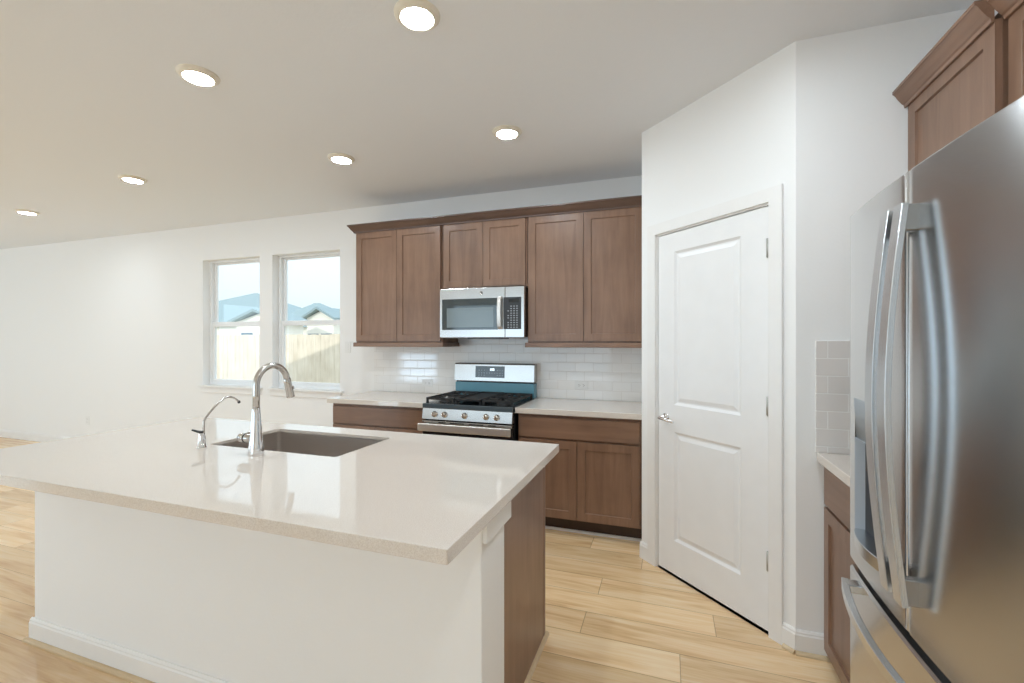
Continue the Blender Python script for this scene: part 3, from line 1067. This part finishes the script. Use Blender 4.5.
for r_ in range(10):
    for c_ in range(4):
        x = mdx + 0.022 + c_ * 0.025
        z = 1.522 + r_ * 0.019
        if (r_ in (3, 6) and c_ == 0) or (r_ > 7 and c_ == 0):
            continue
        kk.box(x, x + 0.012, MY - 0.0028, MY - 0.001, z, z + 0.006)
obj('keypad_marks', kk, 'keys', pn)
em = MB()
ec = Vector((-1.462, MY - 0.0005, 1.812))
em.lathe(ec, (0, -1, 0), [(0, 0.0145), (0.002, 0.0145), (0.002, 0.0125), (0.0012, 0.012), (0.0012, 0)], 28)
emo = obj('emblem', em, 'nickel', md)
sc_ = MB()
for s in (-1, 1):
    sc_.tube([ec + Vector((s * (0.0045 + 0.003 * math.cos(k * 0.55)), -0.002, 0.006 * math.sin(k * 0.55))) for k in range(11)], 0.0008, 6)
obj('emblem_script', sc_, 'dark_plastic', emo)
un = B(MX0 + 0.235, MX1 - 0.20, MY + 0.05, MY + 0.20, MZ0 - 0.010, MZ0 + 0.006, 0.002)
obj('vent_grille', un, 'black', mw)
for x in (MX0 + 0.12, MX1 - 0.12):
    obj('bottom_plate', B(x - 0.08, x + 0.08, MY + 0.05, MY + 0.14, MZ0 - 0.003, MZ0 + 0.006, 0.001), 'grey_plastic', mw)

# =================================================================== refrigerator
FS = 1.285                                   # seam between the two doors
FY0, FY1 = 0.86, 1.695
FZT, FZD = 1.806, 0.735                      # door top, door bottom
fx_of = lambda y: 0.522 + 0.117 * (y - 1.30) ** 2
fr = thing('refrigerator', (0.95, 1.28, 0), 'large stainless french door refrigerator at the right edge', 'refrigerator')
obj('case', B(0.60, RIGHT_X - 0.03, FY0 + 0.006, FY1 - 0.006, 0.02, 1.785, 0.006), 'grey_plastic', fr)
for x in (0.68, 1.20):
    for y in (0.92, 1.63):
        obj('foot', MB().lathe((x, y, 0), (0, 0, 1), [(0, 0), (0, 0.02), (0.022, 0.02), (0.022, 0)], 12), 'dark_plastic', fr)
obj('base_grille', B(0.585, 0.602, FY0 + 0.01, FY1 - 0.01, 0.022, 0.075, 0.003), 'dark_plastic', fr)


def curved_panel(y0, y1, z0, z1, recess=None, back=0.595, r=0.010, ny=26):
    """bowed door skin with rounded vertical edges; recess = (ya, yb, za, zb, depth)"""
    mb = MB()
    pts = []
    for k in range(7):
        t_ = PI / 2 * k / 6
        pts.append((fx_of(y0) + r - r * math.sin(t_), y0 + r - r * math.cos(t_)))
    ys = [y0 + r + (y1 - y0 - 2 * r) * k / ny for k in range(1, ny)]
    if recess:
        ys = sorted(set([y for y in ys if abs(y - recess[0]) > 0.008 and abs(y - recess[1]) > 0.008] + [recess[0], recess[1]]))
    pts += [(fx_of(y), y) for y in ys]
    for k in range(7):
        t_ = PI / 2 * (1 - k / 6)
        pts.append((fx_of(y1) + r - r * math.sin(t_), y1 - r + r * math.cos(t_)))
    e = 0.006
    zs = [z0, z0 + e] + ([recess[2], recess[3]] if recess else []) + [z1 - e, z1]
    def P(p, z):
        inset = e if z in (z0, z1) else 0.0
        return Vector((p[0] + inset, p[1], z))
    for i in range(len(pts) - 1):
        for j in range(len(zs) - 1):
            cy, cz = (pts[i][1] + pts[i + 1][1]) / 2, (zs[j] + zs[j + 1]) / 2
            if recess and recess[0] < cy < recess[1] and recess[2] < cz < recess[3]:
                continue
            mb.quad(P(pts[i], zs[j]), P(pts[i + 1], zs[j]), P(pts[i + 1], zs[j + 1]), P(pts[i], zs[j + 1]), True)
    for z in (z0, z1):
        lo = [P(p, z) for p in pts] + [Vector((back, y1, z)), Vector((back, y0, z))]
        mb.add(lo, [tuple(range(len(lo)))])
    for p, yy in ((pts[0], y0), (pts[-1], y1)):
        mb.quad(Vector((back, yy, z0)), P(p, z0), P(p, z1), Vector((back, yy, z1)))
    mb.quad(Vector((back, y0, z0)), Vector((back, y1, z0)), Vector((back, y1, z1)), Vector((back, y0, z1)))
    return mb


def smooth_fix(o):
    md = o.modifiers.new('edge', 'EDGE_SPLIT')
    md.split_angle = math.radians(35)


DR = (1.400, 1.634, 0.812, 1.238)
dL = obj('door', curved_panel(FS + 0.003, FY1, FZD, FZT, DR), 'fridge', fr)
smooth_fix(dL)
dR = obj('door', curved_panel(FY0, FS - 0.003, FZD, FZT), 'fridge', fr)
smooth_fix(dR)
dW = obj('freezer_drawer', curved_panel(FY0, FY1, 0.082, FZD - 0.024), 'fridge', fr)
smooth_fix(dW)
obj('door_gasket', B(0.56, 0.602, FY0 + 0.012, FY1 - 0.012, 0.09, 1.78), 'dark_plastic', fr)
obj('seal_strip', B(0.531, 0.600, FS - 0.0028, FS + 0.0028, FZD + 0.004, FZT - 0.004), 'dark_plastic', dL)['label'] = 'black seal between the doors'
# dispenser
niche = MB()
ya, yb, za, zb = DR
dep = 0.060
xa, xb = fx_of(ya), fx_of(yb)
zp = 1.120
mid = [(ya + (yb - ya) * k / 8) for k in range(9)]
A = [(Vector((fx_of(y), y, 0))) for y in mid]
# niche lining (sides, back, floor, ceiling)
bx = 0.590
niche.quad((xa, ya, za), (bx, ya + 0.012, za + 0.012), (bx, ya + 0.012, zp), (xa, ya, zp))
niche.quad((xb, yb, za), (bx, yb - 0.012, za + 0.012), (bx, yb - 0.012, zp), (xb, yb, zp))
niche.quad((bx, ya + 0.012, za + 0.012), (bx, yb - 0.012, za + 0.012), (bx, yb - 0.012, zp), (bx, ya + 0.012, zp))
niche.quad((xa, ya, za), (xb, yb, za), (bx, yb - 0.012, za + 0.012), (bx, ya + 0.012, za + 0.012))
niche.quad((xa, ya, zp), (xb, yb, zp), (bx, yb - 0.012, zp), (bx, ya + 0.012, zp))
disp = obj('dispenser', niche, 'niche', dL)
disp['label'] = 'grey water and ice dispenser niche'
cpn = MB()
for k in range(8):
    y0_, y1_ = mid[k], mid[k + 1]
    f0, f1 = fx_of(y0_), fx_of(y1_)
    b0 = 0.004
    cpn.quad((f0 + b0, y0_, zp), (f1 + b0, y1_, zp), (f1 - 0.002, y1_, zb), (f0 - 0.002, y0_, zb), True)
    cpn.quad((f0 + b0, y0_, zp), (f1 + b0, y1_, zp), (f1 + 0.045, y1_, zp), (f0 + 0.045, y0_, zp))
    cpn.quad((f0 - 0.002, y0_, zb), (f1 - 0.002, y1_, zb), (f1 + 0.004, y1_, zb + 0.004), (f0 + 0.004, y0_, zb + 0.004))
obj('dispenser_panel', cpn, 'grey_plastic', disp)
tr = MB()
po = []
for k in range(17):
    y = ya + (yb - ya) * k / 16
    po.append((fx_of(y) - 0.020 * math.sin(PI * k / 16) ** 0.7, y))
poly = po + [(0.585, yb - 0.014), (0.585, ya + 0.014)]
tr.prism(poly, lambda a, b_, q: Vector((a, b_, q)), za, za + 0.034)
obj('drip_tray', tr, 'handle', disp, bevel=0.002)
sp_ = MB()
sp_.lathe((0.560, 1.53, 1.122), (0, 0, -1), [(0, 0.018), (0.03, 0.016), (0.045, 0.008), (0.045, 0)], 18)
sp_.box(0.572, 0.586, 1.500, 1.560, 0.93, 1.06, 0.004)
obj('dispenser_paddle', sp_, 'dark_plastic', disp)
# handles
def v_handle(yc, parent):
    h = MB()
    z0, z1 = 0.822, 1.716
    xd = fx_of(yc)
    pts = []
    for k in range(33):
        q = k / 32
        pts.append((xd - 0.027 - 0.032 * math.sin(PI * q), yc, z0 + (z1 - z0) * q))
    h.strap(pts, (0, 1, 0), 0.042, (1, 0, 0), 0.013)
    for z, s in ((z0, 1), (z1, -1)):
        mt = MB()
        mt.box(xd - 0.030, xd + 0.004, yc - 0.012, yc + 0.012, min(z, z + s * 0.060), max(z, z + s * 0.060), 0.003)
        obj('handle_mount', mt, 'mount', parent)
    return obj('handle', h, 'handle', parent)
v_handle(FS + 0.027, dL)
v_handle(FS - 0.040, dR)
h = MB()
pts = []
for k in range(33):
    q = k / 32
    y = FY0 + 0.06 + (FY1 - 0.085 - FY0 - 0.06) * q
    pts.append((fx_of(y) - 0.030 - 0.034 * math.sin(PI * q) ** 0.8, y, 0.688 - 0.006 * math.sin(PI * q)))
h.strap(pts, (0, 0, 1), 0.024, (1, 0, 0), 0.018)
for k in (1, 31):
    p = pts[k]
    h.box(p[0] - 0.004, fx_of(p[1]) + 0.004, p[1] - 0.020, p[1] + 0.020, p[2] - 0.012, p[2] + 0.012, 0.003)
obj('handle', h, 'handle', dW)
for y in (FY0 + 0.05, FY1 - 0.05):
    obj('hinge_cover', B(0.57, 0.68, y - 0.03, y + 0.03, 1.785, 1.806, 0.005), 'grey_plastic', fr)

# =================================================================== island
IX0, IX1 = -2.835, -0.542
PY0, PY1, IY1 = 1.285, 1.490, 2.095
isl = thing('kitchen_island', ((IX0 + IX1) / 2, 1.7, 0), 'white kitchen island with a dark wood end panel in the foreground', 'island')
obj('knee_wall', B(IX0, IX1, PY0, PY1, 0, 0.896, 0.004), 'wall', isl)['label'] = 'white painted textured knee wall'
cb = MB()
cb.box(IX0 + 0.02, -0.572, IY1 - 0.02, IY1, 0.0, 0.896)
cb.box(IX0 + 0.02, IX0 + 0.04, PY1, IY1 - 0.02, 0, 0.896)
cb.box(IX0 + 0.02, -0.572, PY1, IY1 - 0.02, 0.10, 0.12)
obj('cabinet_box', cb, 'cab', isl)
ep = MB()
ep.box(-0.572, -0.556, PY1, IY1 - 0.022, 0, 0.896, 0.0015)
obj('end_panel', ep, 'cab', isl)['label'] = 'brown stained wood end panel'
obj('corner_stile', B(-0.572, -0.5545, IY1 - 0.022, IY1 + 0.003, 0, 0.896, 0.0015), 'cab', isl)
tb = MB()
tb.box(IX1 - 0.0005, IX1 + 0.016, PY0 + 0.004, PY1 + 0.030, 0.785, 0.8755, 0.004)
obj('trim_block', tb, 'trim', isl)
bb = MB()
base_run(bb, (IX0 - 0.014, PY0, 0), (IX1 + 0.014, PY0, 0), (0, -1, 0))
base_run(bb, (IX0, PY0, 0), (IX0, PY1, 0), (-1, 0, 0))
base_run(bb, (IX1, PY0, 0), (IX1, PY1, 0), (1, 0, 0))
obj('baseboard', bb, 'trim', isl)
bb = MB()
shoe_run(bb, (IX0 - 0.03, PY0 - 0.014, 0), (IX1 + 0.03, PY0 - 0.014, 0), (0, -1, 0))
shoe_run(bb, (-0.556, PY1 + 0.0, 0), (-0.556, IY1 + 0.02, 0), (1, 0, 0))
obj('shoe_molding', bb, 'shoe', isl)['label'] = 'pale oak shoe strip at the floor'

# countertop with sink cut-out
TX0, TX1, TY0, TY1, TZ0, TZ1 = -2.920, -0.497, 0.968, 2.139, 0.876, 0.914
SX0, SX1, SY0, SY1 = -2.095, -1.347, 1.585, 2.000
def rounded(x0, x1, y0, y1, r, n=5):
    p = []
    for cx, cy, a0 in ((x1 - r, y1 - r, 0), (x0 + r, y1 - r, PI / 2), (x0 + r, y0 + r, PI), (x1 - r, y0 + r, 1.5 * PI)):
        for k in range(n + 1):
            t_ = a0 + PI / 2 * k / n
            p.append((cx + r * math.cos(t_), cy + r * math.sin(t_)))
    return p
def plate_with_hole(outer, inner, z0, z1):
    """both outlines start at the +x,+y corner and run anticlockwise with equal point counts"""
    mb = MB()
    n = len(outer)
    for z in (z0, z1):
        for k in range(n):
            k2 = (k + 1) % n
            mb.quad((*outer[k], z), (*outer[k2], z), (*inner[k2], z), (*inner[k], z))
    for loop in (outer, inner):
        for k in range(n):
            k2 = (k + 1) % n
            mb.quad((*loop[k], z0), (*loop[k2], z0), (*loop[k2], z1), (*loop[k], z1))
    return mb
ZM = TZ1 - 0.016
def ring_mesh(loops, close=True):
    mb = MB()
    n = len(loops[0][0])
    for (l0, z0), (l1, z1) in zip(loops, loops[1:] + loops[:1]):
        for k in range(n):
            k2 = (k + 1) % n
            mb.quad((*l0[k], z0), (*l0[k2], z0), (*l1[k2], z1), (*l1[k], z1))
    return mb
_o, _i, _h = rounded(TX0, TX1, TY0, TY1, 0.004), rounded(TX0 + 0.026, TX1 - 0.026, TY0 + 0.026, TY1 - 0.026, 0.002), rounded(SX0, SX1, SY0, SY1, 0.018)
ct = obj('island_countertop', ring_mesh([(_o, TZ1), (_o, TZ0), (_i, TZ0), (_i, ZM), (_h, ZM), (_h, TZ1)]), 'quartz', bevel=0.002)
tag(ct, 'large beige quartz island countertop with a sink cut out', 'countertop')
# sink bowl
sk = thing('sink', ((SX0 + SX1) / 2, (SY0 + SY1) / 2, 0.64), 'rectangular undermount steel sink set into the island countertop', 'sink')
bw = MB()
lo, hi = 0.655, ZM - 0.0005
o1 = rounded(SX0 - 0.028, SX1 + 0.028, SY0 - 0.028, SY1 + 0.028, 0.02)
i1 = rounded(SX0 - 0.004, SX1 + 0.004, SY0 - 0.004, SY1 + 0.004, 0.02)
i2 = rounded(SX0 - 0.004, SX1 + 0.004, SY0 - 0.004, SY1 + 0.004, 0.02)
i3 = rounded(SX0 + 0.010, SX1 - 0.010, SY0 + 0.010, SY1 - 0.010, 0.02)
dcx, dcy = (SX0 + SX1) / 2, (SY0 + SY1) / 2 + 0.05
n = len(o1)
dr_ = [(dcx + 0.045 * math.cos(math.atan2(p[1] - dcy, p[0] - dcx)), dcy + 0.045 * math.sin(math.atan2(p[1] - dcy, p[0] - dcx))) for p in i3]
loops = [(o1, hi - 0.002), (i1, hi - 0.002), (i2, lo + 0.012), (i3, lo), (dr_, lo - 0.004)]
for (l0, z0), (l1, z1) in zip(loops[:-1], loops[1:]):
    for k in range(n):
        k2 = (k + 1) % n
        bw.quad((*l0[k], z0), (*l0[k2], z0), (*l1[k2], z1), (*l1[k], z1))
bo = obj('sink_bowl', bw, 'sink', sk)
so_ = bo.modifiers.new('thickness', 'SOLIDIFY')
so_.thickness = 0.0012
dn = MB().lathe((dcx, dcy, lo - 0.006), (0, 0, 1), [(0, 0.047), (0.004, 0.047), (0.004, 0.036), (0.001, 0.030), (0.001, 0.008), (0.007, 0.007), (0.007, 0)], 28)
obj('drain', dn, 'chrome', sk)

# faucet
FXX, FYY = -1.712, 1.512
fc = thing('kitchen_faucet', (FXX, FYY, TZ1), 'tall chrome gooseneck pull down faucet standing at the island sink', 'faucet')
fb = MB().lathe((FXX, FYY, TZ1), (0, 0, 1), [(0, 0), (0, 0.0315), (0.004, 0.0320), (0.03, 0.0300), (0.10, 0.0225), (0.20, 0.0165), (0.204, 0.0150), (0.204, 0)], 36)
obj('faucet_body', fb, 'chrome', fc)
pts = [(FXX, FYY, TZ1 + 0.20), (FXX, FYY, TZ1 + 0.26)]
R = 0.086
zc0 = TZ1 + 0.300
for k in range(25):
    t_ = PI - (PI * 0.94) * k / 24
    pts.append((FXX, FYY + R + R * math.cos(t_), zc0 + R * math.sin(t_)))
p1 = Vector(pts[-1])
dirv = (Vector(pts[-1]) - Vector(pts[-2])).normalized()
obj('spout', MB().tube(pts, 0.0142, 20), 'nickel', fc)
sh = MB().lathe(p1 - dirv * 0.004, dirv, [(0, 0.0145), (0.003, 0.0160), (0.025, 0.0165), (0.085, 0.0185), (0.092, 0.0180), (0.093, 0.014), (0.088, 0)], 28)
sho = obj('spray_head', sh, 'nickel', fc)
obj('spray_button', MB().lathe(p1 + dirv * 0.045 + Vector((0.014, 0.010, 0.004)), (0.8, 0.6, 0.15), [(0, 0.008), (0.005, 0.007), (0.006, 0)], 14), 'nickel', sho)
hd = MB().lathe((FXX - 0.018, FYY, TZ1 + 0.068), (-1, 0, 0), [(0, 0), (0, 0.0185), (0.040, 0.0195), (0.060, 0.0205), (0.074, 0.0185), (0.078, 0)], 26)
hdo = obj('handle', hd, 'nickel', fc)
obj('handle_ring', MB().lathe((FXX - 0.057, FYY, TZ1 + 0.068), (-1, 0, 0), [(0, 0.0182), (0, 0.0212), (0.004, 0.0212), (0.004, 0.0182)], 26), 'dark_plastic', hdo)
obj('lever', MB().tube([(FXX - 0.066, FYY, TZ1 + 0.078), (FXX - 0.068, FYY + 0.03, TZ1 + 0.090), (FXX - 0.070, FYY + 0.075, TZ1 + 0.098)], [0.006, 0.005, 0.0045], 12), 'nickel', hdo)

# filtered water tap
WX, WY = -2.060, 1.525
wt = thing('water_tap', (WX, WY, TZ1), 'slender filtered water tap with a black tip left of the faucet', 'faucet')
obj('tap_base', MB().lathe((WX, WY, TZ1), (0, 0, 1), [(0, 0), (0, 0.021), (0.003, 0.021), (0.006, 0.0165), (0.050, 0.0145), (0.066, 0.0125), (0.070, 0.009), (0.070, 0)], 24), 'chrome', wt)
pts = [(WX + 0.004, WY + 0.006, TZ1 + 0.066), (WX + 0.004, WY + 0.006, TZ1 + 0.112), (WX + 0.004, WY + 0.014, TZ1 + 0.135),
       (WX + 0.004, WY + 0.060, TZ1 + 0.183), (WX + 0.004, WY + 0.098, TZ1 + 0.212), (WX + 0.004, WY + 0.122, TZ1 + 0.221),
       (WX + 0.004, WY + 0.146, TZ1 + 0.219), (WX + 0.004, WY + 0.168, TZ1 + 0.208), (WX + 0.004, WY + 0.186, TZ1 + 0.194)]
# smooth the path
def catmull(P, m=6):
    P = [Vector(p) for p in P]
    out = []
    for i in range(len(P) - 1):
        a, b_, c, d = P[max(i - 1, 0)], P[i], P[i + 1], P[min(i + 2, len(P) - 1)]
        for k in range(m):
            t_ = k / m
            out.append(0.5 * ((2 * b_) + (c - a) * t_ + (2 * a - 5 * b_ + 4 * c - d) * t_ ** 2 + (3 * b_ - a - 3 * c + d) * t_ ** 3))
    out.append(P[-1])
    return out
obj('spout', MB().tube(catmull(pts), 0.0048, 12), 'nickel', wt)
obj('spout_tip', MB().tube([pts[-1], Vector(pts[-1]) + Vector((0, 0.006, -0.008))], 0.0068, 14), 'dark_plastic', wt)['label'] = 'black rubber tip'
obj('lever', MB().tube([(WX + 0.008, WY, TZ1 + 0.072), (WX - 0.012, WY - 0.012, TZ1 + 0.076), (WX - 0.034, WY - 0.022, TZ1 + 0.084)], [0.0065, 0.0055, 0.0045], 10), 'dark_plastic', wt)['label'] = 'black lever'

# =================================================================== ceiling lamps
def lamp(x, y, label):
    t = thing('recessed_light', (x, y, CEIL_Z), label, 'ceiling light', 'recessed ceiling lights')
    ring = MB().lathe((x, y, CEIL_Z), (0, 0, -1), [(0, 0.096), (0.004, 0.095), (0.012, 0.086), (0.020, 0.076), (0.020, 0.068), (0.012, 0.066)], 40)
    obj('trim_ring', ring, 'lamp_ring', t)
    lens = MB().lathe((x, y, CEIL_Z), (0, 0, -1), [(0.012, 0.0675), (0.017, 0.060), (0.020, 0.035), (0.021, 0)], 40)
    obj('lens', lens, 'lens', t)
    return t
L0 = lamp(-0.99, 1.655, 'largest round ceiling light, at the top centre of the photo above the island end')
def copy_thing(o, loc, label):
    c = o.copy()
    c.location = loc
    c['label'] = label
    COL.objects.link(c)
    for ch in o.children:
        d = ch.copy()
        COL.objects.link(d)
        d.parent = c
        for g in ch.children:
            e = g.copy()
            COL.objects.link(e)
            e.parent = d
    return c
LAMPS = [(-2.275, 1.665, 'second largest round ceiling light, left of the top centre one'),
         (-0.99, 2.770, 'round ceiling light nearest above the right wall cabinet'),
         (-2.298, 2.765, 'round ceiling light in front of the left end of the wall cabinets'),
         (-4.240, 2.545, 'second round ceiling light from the left edge of the photo'),
         (-6.370, 2.830, 'smallest round ceiling light, leftmost in the photo')]
for x, y, lb in LAMPS:
    copy_thing(L0, (x, y, CEIL_Z), lb)
# unseen lamps added to brighten the kitchen and the living area
for x, y in ((0.30, 1.655), (0.30, 0.545), (-0.6, -2.6), (-5.2, -0.6), (-7.4, -2.6)):
    copy_thing(L0, (x, y, CEIL_Z), 'unseen round ceiling light added to brighten the room')

# =================================================================== outlets and switch
def outlet(c, a, up, n, label, horizontal=False):
    c, a, up, n = Vector(c), Vector(a), Vector(up), Vector(n)
    t = thing('power_outlet', c, label, 'outlet')
    def bx(mb, u0, u1, v0, v1, d0, d1):
        P = [c + a * u + up * v + n * d for d in (d0, d1) for u, v in ((u0, v0), (u1, v0), (u1, v1), (u0, v1))]
        mb.add(P, [(0, 1, 2, 3), (4, 5, 6, 7), (0, 1, 5, 4), (1, 2, 6, 5), (2, 3, 7, 6), (3, 0, 4, 7)])
    m = MB(); bx(m, -0.035, 0.035, -0.0575, 0.0575, 0, 0.005)
    obj('cover_plate', m, 'white_plastic', t, bevel=0.002)
    for s in (-1, 1):
        m = MB(); bx(m, -0.017, 0.017, s * 0.0195 - 0.0145, s * 0.0195 + 0.0145, 0.005, 0.007)
        so2 = obj('socket', m, 'white_plastic', t, bevel=0.001)
        m = MB()
        for q in (-0.0065, 0.0065):
            bx(m, q - 0.0012, q + 0.0012, s * 0.0195 - 0.003, s * 0.0195 + 0.006, 0.0068, 0.0074)
        bx(m, -0.0022, 0.0022, s * 0.0195 - 0.010, s * 0.0195 - 0.006, 0.0068, 0.0074)
        obj('slot', m, 'slot', so2)
    return t
outlet((-0.70, 3.852, 1.035), (0, 0, 1), (-1, 0, 0), (0, -1, 0), 'white outlet set sideways in the tile right of the range')
outlet((-2.19, 3.852, 1.010), (0, 0, 1), (-1, 0, 0), (0, -1, 0), 'white outlet set sideways in the tile left of the range')
outlet((-7.33, BACK_Y, 0.355), (1, 0, 0), (0, 0, 1), (0, -1, 0), 'white outlet low on the wall left of the windows')
sw = thing('light_switch', (-3.125, BACK_Y, 1.35), 'white light switch on the wall between the window and the wall cabinet', 'switch')
obj('cover_plate', B(-3.16, -3.09, BACK_Y - 0.005, BACK_Y, 1.292, 1.408, 0.002), 'white_plastic', sw)
obj('rocker', B(-3.142, -3.108, BACK_Y - 0.008, BACK_Y - 0.004, 1.317, 1.383, 0.0015), 'white_plastic', sw)

# =================================================================== outside
GZ = -0.25
struct('ground', B(-70, 20, 4.2, 60, GZ - 0.2, GZ), 'grass', label='dry lawn behind the house', cat='ground')
fn = thing('wooden_fence', (-8.5, 9.0, GZ), 'sunlit pale wooden board fence outside the windows', 'fence')
fm = MB()
random.seed(4)
x = -16.0
while x < -3.0:
    hgt = 1.585 + random.uniform(-0.006, 0.006)
    fm.box(x, x + 0.137, 9.0 + random.uniform(-0.002, 0.002), 9.018, GZ, hgt)
    x += 0.141
obj('boards', fm, 'fence', fn)
rl = MB()
for z in (0.1, 0.75, 1.35):
    rl.box(-16, -3, 9.018, 9.056, z, z + 0.088)
obj('rails', rl, 'fence', fn)


def house(name, cx, cy, hw, hd, zw, zr, roof, label, apex=0.0):
    t = thing(name, (cx, cy, GZ), label, 'house')
    if roof == 'gable':
        b = MB()
        pr = [(cx - hw, GZ), (cx + hw, GZ), (cx + hw, zw), (cx, zr - 0.15), (cx - hw, zw)]
        b.prism(pr, lambda a, c, q: Vector((a, q, c)), cy - hd, cy + hd)
        obj('house_walls', b, 'stucco', t)
        r_ = MB()
        sl = (zr - zw) / hw
        ov = 0.4
        for s in (-1, 1):
            e0 = (cx, zr); e1 = (cx + s * (hw + ov), zw - sl * ov)
            r_.prism([e0, e1, (e1[0], e1[1] + 0.18), (e0[0], e0[1] + 0.18)], lambda a, c, q: Vector((a, q, c)), cy - hd - ov, cy + hd + ov)
        obj('roof', r_, 'shingle', t)
    else:
        obj('house_walls', B(cx - hw, cx + hw, cy - hd, cy + hd, GZ, zw), 'stucco', t)
        r_ = MB()
        ov = 0.45
        e = [Vector((cx - hw - ov, cy - hd - ov, zw - 0.05)), Vector((cx + hw + ov, cy - hd - ov, zw - 0.05)), Vector((cx + hw + ov, cy + hd + ov, zw - 0.05)), Vector((cx - hw - ov, cy + hd + ov, zw - 0.05))]
        rl_ = 0.3
        r0, r1 = Vector((cx + apex - rl_, cy, zr)), Vector((cx + apex + rl_, cy, zr))
        r_.quad(e[0], e[1], r1, r0)
        r_.quad(e[2], e[3], r0, r1)
        r_.add([e[1], e[2], r1], [(0, 1, 2)])
        r_.add([e[3], e[0], r0], [(0, 1, 2)])
        r_.quad(*e)
        obj('roof', r_, 'shingle', t)
    for s in (-1, 1):
        obj('house_window', B(cx + s * hw * 0.5 - 0.5, cx + s * hw * 0.5 + 0.5, cy - hd - 0.03, cy - hd + 0.02, 0.8, 2.0), 'pglass', t)
    return t


house('neighbor_house', -53.3, 43.0, 15.5, 6.0, 3.1, 7.45, 'hip', 'pale blue grey hip roofed house seen through the left window', 4.5)
house('neighbor_house', -25.9, 24.0, 1.9, 1.0, 2.75, 3.4, 'gable', 'small white gabled house in front of the hip roofed one')
house('neighbor_house', -30.1, 33.0, 4.4, 2.0, 2.7, 4.9, 'hip', 'house with the pointed blue grey roof in the right window')
house('neighbor_house', -24.9, 28.5, 1.25, 0.9, 3.2, 3.85, 'gable', 'white gable in front of the pointed roof in the right window')

# the house this kitchen belongs to: gabled roof above the ceiling, its shade falls on the fence
rf = MB()
rz = lambda x_: max(2.98, 6.21 - 0.33 * abs(x_ + 1.0))
for xa_, xb_ in ((-11.3, -10.788), (-10.788, -1.0), (-1.0, 3.0)):
    rf.add([(xa_, -8.0, rz(xa_)), (xb_, -8.0, rz(xb_)), (xb_, 4.45, rz(xb_)), (xa_, 4.45, rz(xa_)),
            (xa_, -8.0, rz(xa_) - 0.05), (xb_, -8.0, rz(xb_) - 0.05), (xb_, 4.45, rz(xb_) - 0.05), (xa_, 4.45, rz(xa_) - 0.05)],
           [(0, 1, 2, 3), (4, 5, 6, 7), (0, 1, 5, 4), (1, 2, 6, 5), (2, 3, 7, 6), (3, 0, 4, 7)])
struct('sun_block_rear', B(-11.5, 3.0, -10.6, REAR_Y - 0.16, 2.50, 2.60), 'stucco', label='unseen slab added to keep the sun out of the rear openings', cat='roof')  # added out of view to block sun at the rear openings
struct('sun_block_left', B(-12.7, -11.16, REAR_Y - 0.16, BACK_Y, 2.50, 2.60), 'stucco', label='unseen slab added to keep the sun out of the left opening', cat='roof')  # added out of view, stops low sun entering the left glazing
struct('roof', rf, 'shingle', label='roof over this kitchen, above the ceiling', cat='roof')
gw = MB()
for yy in (REAR_Y - 0.15, BACK_Y):
    gw.prism([(-11.15, CEIL_Z), (1.43, CEIL_Z), (1.43, rz(1.43) - 0.06), (-1.0, rz(-1.0) - 0.06), (-10.788, 2.92), (-11.15, 2.92)],
             lambda a, c, q: Vector((a, q, c)), yy, yy + 0.12)
struct('wall_gable', gw, 'stucco', label='gable walls under the roof over this kitchen', cat='wall')
